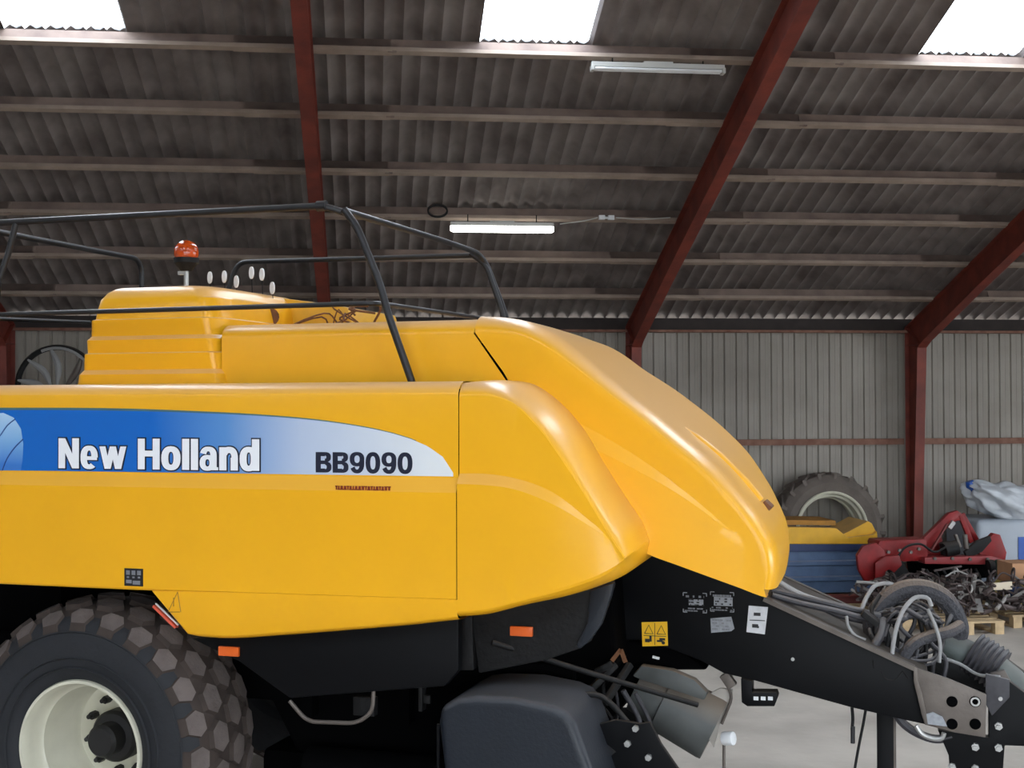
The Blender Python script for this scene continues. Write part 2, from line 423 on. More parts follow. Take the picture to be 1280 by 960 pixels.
# pale leaf emblem at the left end
mb = MB()
P = [(-0.7726, 0.0025, 2.1663), (-0.7236, 0.0025, 2.3444), (-0.5758, 0.0025, 2.4475), (-0.4054, 0.0025, 2.4637), (-0.3427, 0.0025, 2.4393), (-0.2993, 0.0025, 2.3825), (-0.2847, 0.0025, 2.3057), (-0.2892, 0.0025, 2.2247), (-0.2986, 0.0025, 2.1719)]
decal_poly(mb, P, -.0025); mb.build('leaf_emblem', 'leaf', side, smooth=0)
mb = MB()
for s in ([(-0.5225, -0.002, 2.2594), (-0.4256, -0.002, 2.3457), (-0.3775, -0.002, 2.4028), (-0.3343, -0.002, 2.4312)], [(-0.4105, -0.002, 2.1708), (-0.3865, -0.002, 2.2239), (-0.3386, -0.002, 2.2852), (-0.2861, -0.002, 2.3301)], [(-0.6207, -0.002, 2.3038), (-0.5472, -0.002, 2.3452), (-0.4841, -0.002, 2.4067), (-0.4551, -0.002, 2.4557)]):
    mb.tube(crspline(s, 10), .0035, 6)
mb.build('emblem_vein', mat('deep_blue_line', (26, 70, 140), .4), side)

def glyphs(mb, s, x0, x1, z0, z1, v, grow=0, caps=False, gap=.10):
    """heavy grotesque letters drawn as flat shapes; z0..z1 is the cap height"""
    SV, SH, XH = (.25, .18, .74) if not caps else (.30, .21, 1)
    W_ = {'N': .76, 'e': .64, 'w': .98, ' ': .30, 'H': .78, 'o': .68, 'l': .25, 'a': .62, 'n': .64, 'd': .67, 'B': .92, '9': .84, '0': .84}
    tot = sum(W_[c] for c in s)+gap*(len(s)-1); kx = (x1-x0)/tot; kz = z1-z0; g = grow
    def P(pts): mb.add([(x0+(X+p[0])*kx, v-len(mb.f)*.000004, z0+p[1]*kz) for p in pts], [tuple(range(len(pts)))])
    def R(a, b_, c, d): P([(a-g, c-g), (b_+g, c-g), (b_+g, d+g), (a-g, d+g)])
    def ring_(cx, cz, rx, rz, tx, tz, a0=0, a1=360, n=28, e=1.0):
        for k_ in range(n):
            q = []
            for a_, inn in ((k_, 0), (k_+1, 0), (k_+1, 1), (k_, 1)):
                t = math.radians(a0+(a1-a0)*a_/n); c_, s_ = math.cos(t), math.sin(t)
                c_ = math.copysign(abs(c_)**e, c_); s_ = math.copysign(abs(s_)**e, s_)
                ax_, az_ = (rx-tx-g, rz-tz-g) if inn else (rx+g, rz+g)
                q.append((cx+c_*max(ax_, .005), cz+s_*max(az_, .005)))
            P(q)
    X = 0
    for c in s:
        w_ = W_[c]
        if c == 'N': R(0, SV, 0, 1); R(w_-SV, w_, 0, 1); P([(-g, 1+g), (SV+g*1.2, 1+g), (w_+g, -g), (w_-SV-g*1.2, -g)])
        elif c == 'H': R(0, SV, 0, 1); R(w_-SV, w_, 0, 1); R(SV, w_-SV, .42, .61)
        elif c == 'l': R(0, w_, 0, 1)
        elif c == 'o': ring_(w_/2, XH/2, w_/2, XH/2+.02, SV, SH, e=.85)
        elif c == 'd': ring_(.31, XH/2, .31, XH/2+.02, SV-.01, SH, e=.85); R(w_-SV, w_, 0, 1)
        elif c == 'n': R(0, SV, 0, XH); R(w_-SV, w_, 0, XH*.55); ring_(w_/2+.02, XH*.52, w_/2-.02, XH*.50, SV-.03, SH+.02, 0, 150, 16, .85)
        elif c == 'e': ring_(w_/2, XH/2, w_/2, XH/2+.02, SV-.01, SH-.02, 0, 310, 26, .85); R(.12, w_-.03, XH/2-.085, XH/2+.035)
        elif c == 'a': ring_(.27, .235, .27, .255, .2, .14, 0, 360, 24, .85); R(w_-SV-.03, w_-.03, 0, XH*.62); R(w_-SV, w_+.02, 0, .10); ring_(w_/2-.01, XH*.62, w_/2-.02, XH*.40, SV-.03, SH-.03, 0, 165, 16, .85)
        elif c == 'w':
            t = .22
            for (a_, b_) in ((0, .27), (.5-t/2+.0, .27), (.5-t/2, .71-.19+.0), (w_-t, .71-.19+.0)):
                pass
            for (ax_, bx_) in ((0, .19), (.38, .19), (.38, .57), (.76, .57)): P([(ax_-g, XH+g), (ax_+t+g, XH+g), (bx_+t+g, -g), (bx_-g, -g)])
        elif c == 'B':
            R(0, SV, 0, 1); R(SV*.5, w_*.6, 1-.2, 1); R(SV*.5, w_*.6, 0, .2); R(SV*.5, w_*.6, .41, .59)
            ring_(w_*.58, .755, w_*.39, .245, .27, .17, -90, 90, 16, .8); ring_(w_*.60, .27, w_*.40, .27, .28, .17, -90, 90, 16, .8)
        elif c == '0': ring_(w_/2, .5, w_/2, .52, .27, .2, e=.85)
        elif c == '9': ring_(w_/2, .67, w_/2, .35, .27, .17, e=.85); ring_(w_/2, .5, w_/2, .52, .27, .19, -150, 20, 22, .85)
        X += w_+gap
a = (-0.0741, 0, 2.1787); b = (1.0437, 0, 2.3364)
for name_, g_, v_, m_ in (('lettering_outline', .042, -.003, 'navy'), ('lettering', 0, -.0062, 'textwhite')):
    mb = MB(); glyphs(mb, 'New Holland', a[0], b[0], 2.186, b[2], v_, g_, gap=.055); o = mb.build(name_, m_, side, smooth=0, weld=False)
a = (1.3356, 0, 2.1914); b = (1.8219, 0, 2.2778)
mb = MB(); glyphs(mb, 'BB9090', a[0], b[0], 2.182, b[2], -.003, 0, True, gap=.07); mb.build('model_lettering', 'navy', side, smooth=0, weld=False)
mb = MB(); rnd = random.Random(3)
u = (1.4534, -0.034, 2.1129)[0]; ue = (1.721, -0.034, 2.1171)[0]; zt = (1.5741, -0.034, 2.1148)[2]
while u < ue:
    w = rnd.choice((.006, .009, .011)); mb.box((u+w/2, -.0355, zt), (w, .002, .018)); mb.box((u+w/2, -.0355, zt+(.007 if rnd.random() > .5 else -.007)), (w+.006, .002, .005)); u += w+.006
mb.build('small_print', 'inkred', side, smooth=0)
# small dark pictogram plate low on the panel
a = (0.3274, -0.034, 1.6185); b = (0.4302, -0.034, 1.7039)
mb = MB(); mb.box(((a[0]+b[0])/2, -.036, (a[2]+b[2])/2), (b[0]-a[0], .004, b[2]-a[2])); pl = mb.build('pictogram_plate', 'ink', side, smooth=0)
mb = MB(); w = b[0]-a[0]; h = b[2]-a[2]
for i in range(3): mb.box((a[0]+w*(.2+.3*i), -.0385, a[2]+h*.76), (w*.2, .001, h*.25)); mb.box((a[0]+w*(.2+.3*i), -.0385, a[2]+h*.5), (w*.12, .001, h*.1))
mb.box((a[0]+w*.25, -.0385, a[2]+h*.25), (w*.3, .001, h*.2)); mb.box((a[0]+w*.66, -.0385, a[2]+h*.2), (w*.4, .001, h*.22))
mb.build('pictogram', 'inkgrey', pl, smooth=0)

# ---- lower skirt under the seam, in front of the wheel
topL = crspline([(0.4767, -0.03, 1.5984), (0.9539, -0.03, 1.6074), (1.3698, -0.03, 1.6127), (1.7695, -0.03, 1.6177), (2.0479, -0.03, 1.6182)], 30)
botL = crspline([(0.6703, -0.03, 1.4081), (0.826, -0.03, 1.4042), (1.1638, -0.03, 1.4356), (1.5314, -0.03, 1.4791), (1.8084, -0.03, 1.5138), (2.0477, -0.03, 1.5499)], 30)
botB = [V((p.x, .05, p.z-.028)) for p in botL]
botB[0] = V((botL[0].x-.01, .05, botL[0].z-.02))
mb = MB(); mb.grid([[V((p.x, .03, p.z)) for p in topL], topL, botL]+rounded([V((p.x, -.030, p.z)) for p in botL], botB, 4)+[botB, [V((p.x, .3, p.z)) for p in botB]])
mb.grid([[topL[0], botL[0]], [V((topL[0].x-.012, .0, topL[0].z)), V((botL[0].x-.02, .0, botL[0].z-.01))], [V((topL[0].x-.012, .3, topL[0].z)), V((botL[0].x-.02, .3, botL[0].z-.01))]])
skirt = mb.build('side_skirt', 'yellow', B)
mb = MB(); mb.tube([V(p) for p in [(0.5661, -0.0315, 1.4998), (0.6187, -0.0315, 1.5983), (0.6187, -0.0315, 1.5983), (0.6363, -0.0315, 1.5028)]], .0018, 5)
mb.tube([(0.5705, -0.0315, 1.5), (0.6319, -0.0315, 1.5026)], .0018, 5); mb.tube([(0.5968, -0.0315, 1.5705), (0.5968, -0.0315, 1.5281)], .0022, 5); mb.box((0.596, -0.03, 1.4238), (.0, .0, .0)) if False else None
mb.build('warning_triangle', mat('faint_brown_print', (150, 104, 30), .5), skirt)
mb = MB(); a = V((0.4584, 0.02, 1.5183)); b = V((0.5829, 0.02, 1.4186)); mb.beam(a, b, .012, .03, up=(0, 1, 0)); st = mb.build('reflective_strip', 'redstrip', skirt, smooth=0)
mb = MB(); mb.beam(a+V((.012, -.006, .012)), b+V((.012, -.006, .012)), .006, .008, up=(0, 1, 0)); mb.build('strip_edge', 'white', st, smooth=0)

# ---- front nose panel (side)
A_top = crspline([(2.0438, 0, 2.5298), (2.1165, 0, 2.5349), (2.1925, 0, 2.531), (2.3164, 0, 2.4892), (2.4128, 0, 2.3999), (2.5408, 0, 2.2304), (2.6525, 0, 2.0629), (2.7452, 0, 1.9145), (2.8053, 0, 1.8291)], N)
B_top = crspline([(2.017, 0.1, 2.5969), (2.1205, 0.14, 2.6078), (2.2022, 0.24, 2.6106), (2.2854, 0.33, 2.5868), (2.3841, 0.37, 2.5183), (2.5087, 0.4, 2.3854), (2.6386, 0.42, 2.1818), (2.7355, 0.43, 2.0323), (2.7998, 0.43, 1.9362), (2.8279, 0.42, 1.8595)], N)
L_up = crspline([(2.0428, 0, 2.1853), (2.1459, 0, 2.1865), (2.2966, 0, 2.1705), (2.4817, 0, 2.1092), (2.627, 0, 2.0062), (2.7238, 0, 1.9244), (2.7593, 0, 1.8765), (2.8053, 0, 1.8274)], N)
L_lo = crspline([(2.0545, -0.034, 2.1404), (2.157, -0.034, 2.1383), (2.3061, -0.032, 2.1227), (2.4882, -0.025, 2.0581), (2.6298, -0.012, 1.9792), (2.7244, -0.003, 1.9142), (2.7628, 0, 1.8661), (2.8053, 0, 1.8256)], N)
A_bot = crspline([(2.0529, -0.034, 1.5759), (2.1741, -0.034, 1.59), (2.3791, -0.034, 1.6465), (2.5608, -0.03, 1.7022), (2.6846, -0.02, 1.7474), (2.7638, -0.006, 1.7902), (2.791, 0, 1.8078), (2.8088, 0, 1.824)], N)
B_bot = crspline([(2.0305, 0.03, 1.536), (2.1531, 0.03, 1.5487), (2.3547, 0.05, 1.601), (2.551, 0.08, 1.6476), (2.6679, 0.13, 1.6845), (2.7662, 0.22, 1.7265), (2.811, 0.33, 1.7691), (2.8278, 0.42, 1.8483)], N)
for c_ in (A_top, B_top, L_up, L_lo, A_bot, B_bot): c_[0].x = 2.0475
ins = [V((p.x-.02, .75, p.z)) for p in B_top]; insb = [V((p.x-.01, .75, p.z+.0)) for p in B_bot]
mb = MB()
mid = [[a.lerp(b, f) for a, b in zip(L_lo, A_bot)] for f in (.33, .66)]
mb.grid([ins, B_top]+rounded(A_top, B_top, 13)[::-1]+[A_top]+[[a.lerp(b, .5) for a, b in zip(A_top, L_up)], L_up, L_lo]+mid+[A_bot]+rounded(A_bot, B_bot, 6)+[B_bot, insb])
# close the tip between upper and lower roundings
ru = [A_top[-1]]+[r[-1] for r in rounded(A_top, B_top, 9)]+[B_top[-1]]
rl = [A_bot[-1]]+[r[-1] for r in rounded(A_bot, B_bot, 9)]+[B_bot[-1]]
mb.grid([ru, rl]); mb.grid([[B_top[-1], ins[-1]], [B_bot[-1], insb[-1]]])
nose = mb.build('front_side_panel', 'yellow', B, smooth=17)

# ---- dark lining just inside the panel joints
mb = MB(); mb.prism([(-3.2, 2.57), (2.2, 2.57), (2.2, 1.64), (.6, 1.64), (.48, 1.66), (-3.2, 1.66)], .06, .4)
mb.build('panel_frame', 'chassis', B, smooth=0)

# ---- central hood
vH, vF = .50, 2.42
cA = crspline([(1.9832, 0.5, 2.8475), (2.1888, 0.5, 2.8358), (2.406, 0.5, 2.7195), (2.5875, 0.5, 2.5944), (2.7887, 0.5, 2.4449), (2.9558, 0.5, 2.3056), (3.1128, 0.5, 2.1722), (3.2378, 0.5, 2.033), (3.3323, 0.5, 1.9095), (3.3826, 0.5, 1.8152), (3.3669, 0.5, 1.6236)][:10]+[(3.415, .50, 1.70)], N)
HA = crspline([(1.9562, 0.5, 2.8441), (2.0865, 0.5, 2.8416), (2.1969, 0.5, 2.8278), (2.3101, 0.5, 2.7869), (2.414, 0.5, 2.7272), (2.5875, 0.5, 2.6097), (2.7888, 0.5, 2.4562), (2.9559, 0.5, 2.3206), (3.1129, 0.5, 2.1871), (3.2306, 0.5, 2.0588), (3.3216, 0.5, 1.9424), (3.3826, 0.5, 1.8262), (3.3965, 0.5, 1.7349), (3.3851, 0.5, 1.639)], N)
def nrm(curve, i):
    a, c_ = curve[max(i-1, 0)], curve[min(i+1, len(curve)-1)]; d = (c_-a); return V((-d.z, 0, d.x)).normalized()
HA = [p-nrm(HA, i)*(.030*(lambda t: t*t*(3-2*t))(min(1, i/24))-.010*max(0, 1-i/14)) for i, p in enumerate(HA)]
HB = []; HF = []
sm_ = lambda t: (lambda q: q*q*(3-2*q))(max(0, min(1, t)))
for i, p in enumerate(HA):
    n_ = nrm(HA, i); f = min(1, i/14); g = max(0, (i/(N-1)-.86)/.14)
    HB.append(V((p.x, .62+.06*f-.02*g, p.z))+n_*(.05+.036*sm_(1-i/22)))
    HF.append(V((p.x, .62+.06*f-.02*g, p.z))+n_*.05+V((0, 0, -.03*math.exp(-((i-13)/6)**2))))
Hbot = crspline([(2.1471, 0.5, 2.5978), (2.2274, 0.5, 2.2856), (2.3874, 0.5, 2.055), (2.6234, 0.5, 1.8914), (2.8085, 0.5, 1.7941), (2.9679, 0.5, 1.739), (3.1175, 0.5, 1.6881), (3.2465, 0.5, 1.6447), (3.3413, 0.5, 1.6116), (3.3667, 0.5, 1.6053)], N)
Hup = crspline([(2.1473, 0.5, 2.6369), (2.2485, 0.5, 2.5191), (2.389, 0.5, 2.4567), (2.5276, 0.5, 2.3874), (2.703, 0.5, 2.2888), (2.9548, 0.5, 2.1176), (3.1192, 0.5, 1.9934), (3.2113, 0.5, 1.9101), (3.2625, 0.5, 1.8633), (3.3379, 0.5, 1.6446)], N)
# ledge rows parameterised along the machine
def at_x(curve, x):
    for a, b in zip(curve, curve[1:]):
        if (a.x-x)*(b.x-x) <= 0 and abs(b.x-a.x) > 1e-9: return a.lerp(b, (x-a.x)/(b.x-a.x))
    return curve[0] if abs(curve[0].x-x) < abs(curve[-1].x-x) else curve[-1]
ledge_u = [(2.1877, 0.5, 2.5506), (2.3491, 0.5, 2.48), (2.5276, 0.5, 2.3874), (2.703, 0.5, 2.2888), (2.9548, 0.5, 2.1176), (3.1192, 0.5, 1.9859), (3.2625, 0.5, 1.8596)]
ledge_l = [(2.1874, 0.5, 2.4413), (2.3487, 0.5, 2.3832), (2.5704, 0.5, 2.2841), (2.7874, 0.5, 2.1757), (3.0372, 0.5, 2.0291), (3.156, 0.5, 1.9384), (3.2625, 0.5, 1.8559)]
U1 = crspline(ledge_u, 44); L1 = crspline(ledge_l, 44)
# side face: columns every few cm, rows bottom / below ledge / ledge / crown
cols = [HA[0].x+(HA[-1].x-HA[0].x)*i/70 for i in range(71)]
xmaxA = max(p.x for p in HA)
def hood_v(p):
    """the lower part of the face stands proud of the crease, fading out near the tip"""
    x = p.x; up = at_x(U1, x); lo = at_x(L1, x)
    if x >= U1[-1].x: return .50
    k = min(1, max(0, (U1[-1].x-x)/.9))
    if p.z >= up.z: return .50
    if p.z <= lo.z: return .50-.040*k
    return .50-.040*k*(up.z-p.z)/max(up.z-lo.z, 1e-6)
rows = [HA]
R = 46
for j in range(1, R):
    f = j/R; row = []
    for a, b in zip(HA, Hbot):
        p = a.lerp(b, f); row.append(p)
    rows.append(row)
rows.append(Hbot)
# snap two rows of every column onto the ledge lines
cut = [[0]*N for _ in range(2)]
newrows = [[] for _ in range(14)]
for i in range(N):
    a, b = HA[i], Hbot[i]
    def cross(curve):
        best = None
        for j in range(241):
            p = a.lerp(b, j/240); q = at_x(curve, p.x)
            if curve[0].x <= p.x <= curve[-1].x and p.z <= q.z: return j/240
        return None
    fu = cross(U1); fl = cross(L1)
    if fu is None or fl is None or fu < .02:
        fu, fl = .5, .55
    if fl <= fu: fl = fu+.004
    fs = [fu*t/5 for t in range(5)]+[fu, fl]+[fl+(1-fl)*t/6 for t in range(1, 7)]
    for r, f in enumerate(fs):
        p = a.lerp(b, min(f, 1)); p.y = hood_v(p) if 0 < f < 1 else .50
        if f >= 1: p.y = hood_v(p)
        newrows[r].append(p)
newrows = [r for r in newrows if r]
mb = MB()
near = newrows[::-1]
ledge_edge = [V((p.x, .60, p.z-.0)) for p in newrows[-1]]
def tap(i, v_):
    t = max(0, (i/(N-1)-.5)/.5); t = t*t*(3-2*t); s = max(0, (v_-.9)/1.5); return -.15*t*s*s
crown = [[V((q.x+tap(i, v_), v_, q.z+dz_)) for i, q in enumerate([h.lerp(g_, (v_-.66)/1.58) for h, g_ in zip(HB, HF)])] for v_, dz_ in ((.85, .003), (1.1, .006), (1.46, .007), (1.75, .006), (2.0, .003))]
Bf = [V((min(p.x+tap(i, 2.24), 3.39), 2*1.46-p.y, p.z)) for i, p in enumerate(HF)]; Af = [V((min(p.x+tap(i, 2.42), 3.33), 2*1.46-p.y, p.z)) for i, p in enumerate(HA)]
farr = [[V((min(p.x, 3.29), 2*1.46-.5, p.z)) for p in r] for r in (Hbot,)]
mb.grid([ledge_edge]+near+rounded(HA, HB, 12)+[HB]+crown+[Bf]+rounded(Af, Bf, 12)[::-1]+[Af]+farr)
# nose cap: close the tip section by joining near and far sides
tipn = [r[-1] for r in near]+[r[-1] for r in rounded(HA, HB, 12)]+[HB[-1]]+[r[-1] for r in crown]+[Bf[-1]]+[r[-1] for r in rounded(Af, Bf, 12)[::-1]]+[Af[-1]]+[r[-1] for r in farr]
mb.add(tipn, [tuple(range(len(tipn)))])
hood = mb.build('hood', 'yellow', B, smooth=16)
# shallow raised rib and a small worn catch on the hood crown
mb = MB(); rp_ = [HB[int(N*f)]+V((0, 0, 0)) for f in (.50, .58, .66, .74, .80)]
for s_ in (0,): mb.tube([V((p.x, .98, p.z-.012)) for p in rp_], [.004, .028, .032, .034, .030], 12)
mb.build('hood_rib', 'yellow', hood)
p = HB[int(N*.81)]; mb = MB(); mb.box((p.x+.01, 1.05, p.z-.004), (.05, .12, .03), ry=.75); mb.build('hood_catch', 'rusty', hood, bevel=.006)

# ---- upper body behind the side panel
mb = MB()
T = [0, .2, .4, .6, .8, 1]
def ln(a, b): return [V(a).lerp(V(b), t) for t in T]
zt_ = (1.2987, 0.6, 2.9236)[2]
Bt = ln((.555, .60, zt_+.0), ((1.9562, 0.5, 2.8441)[0]+.006, .60, zt_)); At = ln((.555, .50, zt_-.075), ((1.9562, 0.5, 2.8441)[0]-.005, .50, zt_-.075))
bt = ln((.555, .50, 2.50), ((2.1471, 0.5, 2.586)[0]-.005, .50, 2.58))
mb.grid([ln((.40, 2.42, 2.5), (1.5, 2.42, 2.5)), ln((.40, 2.42, zt_-.075), (1.5, 2.42, zt_-.075)), ln((.40, 2.32, zt_), (Bt[-1].x, 2.32, zt_)), Bt]+rounded(At, Bt, 7)[::-1]+[At, bt])
mb.build('upper_body_panel', 'yellow', B)
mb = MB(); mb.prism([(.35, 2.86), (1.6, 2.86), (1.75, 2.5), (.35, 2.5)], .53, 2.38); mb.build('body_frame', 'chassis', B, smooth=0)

# ---- stepped rear cover
def ring(z, uL, uR, vN, ins_, vF=1.5, rc=.045):
    # rounded at the near-left and near-right corners
    pts = [(uL, vF)]
    for i in range(6):
        a = PI+PI/2*i/5; pts.append((uL+rc+rc*math.cos(a), vN+rc+rc*math.sin(a)))
    for i in range(8):
        a = -PI/2+PI/2*i/7; pts.append((uR-ins_+ins_*math.sin(PI/2*i/7), vN+.22-.22*math.cos(PI/2*i/7)))
    pts += [(uR+.02, vF)]
    return [V((p[0], p[1], z)) for p in pts]
def uu(z):
    """taper of the cover with height"""
    f = (z-2.55)/.58
    return -.315+.115*f, .612-.085*f
rg = []
steps = [(2.50, 0), (2.665, 0), (2.690, .028), (2.775, .012), (2.782, .034), (2.850, .012), (2.872, .040), (2.958, .022), (2.965, .050), (3.02, .052), (3.07, .062)]
for z, i_ in steps:
    l, r = uu(z); rg.append(ring(z, l+i_*.3, r-i_*.4, .44+i_*.8, .045+.06*(z-2.5)/.58))
l, r = uu(3.09)
for a in (20, 40, 60, 75, 90):
    s = math.sin(math.radians(a)); c_ = 1-math.cos(math.radians(a)); rr = .085
    rg.append(ring(3.055+s*rr, l+.02+c_*.10, r-.03-c_*.08, .492+c_*rr, .11, 1.5-c_*.1))
mb = MB(); mb.grid(rg, closed=True); mb.add(rg[-1], [tuple(range(len(rg[-1])))])
mb.build('rear_cover', 'yellow', B, smooth=30)

# ---- sloping cover beyond the walkway
mb = MB(); P = [(-0.009, 1.35, 3.1994), (0.1418, 1.35, 3.1806), (0.4069, 1.35, 3.1398), (0.6924, 1.35, 3.0991), (0.8911, 1.35, 3.066), (0.9262, 1.35, 2.9581), (0.9261, 1.35, 2.8513), (-0.0088, 1.35, 2.8669)]
mb.prism([(p[0], p[2]) for p in P], 1.35, 2.1); mb.build('knotter_cover', 'yellow2', B, bevel=.012)
# twine and linkage lying in front of that cover
mb = MB(); rnd = random.Random(5)
for i in range(5):
    c = V((.72+rnd.random()*.42, .95+rnd.random()*.3, 2.93+rnd.random()*.02)); pts = [c+V(((rnd.random()-.5)*.22, (rnd.random()-.5)*.2, rnd.random()*.12)) for _ in range(5)]
    mb.tube(crspline(pts, 16), .004+.003*rnd.random(), 6)
mb.build('twine_guide', 'rusty', B)
mb = MB(); mb.tube(crspline([V(p) for p in [(0.2255, 1.2, 3.0344), (0.3298, 1.2, 3.088), (0.3713, 1.2, 3.1242)]], 8), .018, 8); mb.cyl((0.3981, 1.15, 3.0131), (0.3177, 1.3, 3.0247), .055, n=16); mb.cyl((0.5265, 1.1, 3.0023), (0.4224, 1.3, 3.0176), .05, n=16)
mb.build('twine_tensioner', 'rusty', B)
for c in [(0.0779, 1.2, 3.2501), (0.173, 1.2, 3.2517), (0.2516, 1.2, 3.2211), (0.3506, 1.2, 3.2694), (0.4179, 1.2, 3.2579), (0.4848, 1.2, 3.1768)]:
    mb = MB(); c = V(c); mb.cyl(c+V((0, -.004, 0)), c+V((.004, .004, 0)), .021, n=18); o = mb.build('twine_marker', 'white', B)
    for vv in o.data.vertices: vv.co.z = c.z+(vv.co.z-c.z)*1.7
    mb = MB(); mb.cyl(c+V((0, .006, 0)), V((c.x+.01, c.y+.006, 2.95)), .0025, n=6); mb.build('marker_rod', 'dark', o)

# ---- amber beacon
c = V((0.1945, 0.75, 3.3149)); mb = MB(); r = .068
prof = [(r*.9, -.005), (r*.99, .012)]+[(r*math.cos(a*PI/20), .03+r*math.sin(a*PI/20)*.98) for a in range(0, 10)]+[(.001, .03+r*.98)]
for i in range(1): mb.lathe(prof, c, 'Z', 36)
be = mb.build('beacon', 'beacon', B)
mb = MB(); mb.lathe([(.001, .0), (r*.55, 0), (r*.55, .05), (.001, .06)], c, 'Z', 20); mb.build('beacon_reflector', mat('bright_amber', (255, 170, 60), .2), be)
mb = MB(); mb.lathe([(.001, -.003), (r*1.02, -.003), (r*1.0, -.03), (.045, -.055), (.03, -.075), (.001, -.075)], c, 'Z', 30); mb.build('beacon_base', 'dark', be)
mb = MB(); mb.cyl(c-V((0, 0, .07)), V((c.x, c.y, 3.12)), .014, n=12); mb.box(V((c.x-.02, c.y, c.z-.085)), (.05, .03, .02)); mb.build('beacon_stem', 'bolt', be)

# ---- walkway guard rails
def rail(name, pts, r=.0175, n=None, parent=B, m='tube'):
    mb = MB(); P = crspline([V(p) for p in pts], n) if n else [V(p) for p in pts]
    mb.tube(P, r, 12); return mb.build(name, m, parent)
zr = 3.485
def bend(pts, r=.07, k=5):
    """polyline with its inner corners rounded"""
    P = [V(p) for p in pts]; out = [P[0]]
    for a, b, c in zip(P, P[1:], P[2:]):
        d1 = (a-b).normalized(); d2 = (c-b).normalized(); rr = min(r, (a-b).length*.45, (c-b).length*.45)
        p1, p2 = b+d1*rr, b+d2*rr
        for i in range(k+1):
            t = i/k; out.append(p1*(1-t)**2+b*2*t*(1-t)+p2*t*t)
    return out+[P[-1]]
u1 = 1.27
corner = V((1.22, .30, zr))
top_rail = rail('guard_rail', bend([(-3.2, .30, zr), (1.235, .30, zr+.0), (1.3482, 0.36, 3.4459)], .05))
rail('rail_post', bend([(1.3315, 0.33, 3.4663), (1.4001, 0.33, 3.3799), (1.5274, 0.31, 3.1011), (1.5817, 0.3, 2.9307), (1.7019, 0.3, 2.6061)], .05), .019, parent=top_rail)
cr = rail('guard_rail', bend([(1.3266, 0.36, 3.4629), (1.2994, 1.95, 3.4993), (1.381, 2.4, 3.472), (1.5426, 2.4, 3.0524), (1.57, 2.38, 2.86)], .14, 7))
rail('rail_post', bend([(1.3001, 2.38, 3.478), (1.4037, 2.38, 3.4067), (1.5272, 2.38, 3.0618), (1.53, 2.36, 2.86)], .08), .017, parent=cr)
rail('guard_rail', bend([(1.3591, 2.4, 3.4676), (-.40, 2.4, zr), (-.47, 2.4, 3.30)], .08))
mr_ = rail('middle_rail', bend([(-3.2, .31, 2.985), (1.5103, 0.31, 2.9957), (1.4124, 2.3, 3.049)], .06), .013)
cl_ = rail('guard_rail', bend([(-.93, .30, zr), (-.93, 2.05, zr), (-.93, 2.05, 3.05)], .12))
rail('rail_post', [(-0.5687, 0.3, 3.4785), (-0.619, 0.3, 3.3127), (-0.6798, 0.3, 3.1682), (-0.7291, 0.3, 2.6171)], .0165, parent=cl_)
rail('middle_rail', [(-1.0, .45, 2.99), (-1.0221, 1.6, 3.0338)], .012)
mb = MB(); mb.cyl(V((1.20, .30, zr)), V((1.25, .30, zr)), .026, n=14); mb.build('rail_joint', 'tube', top_rail)

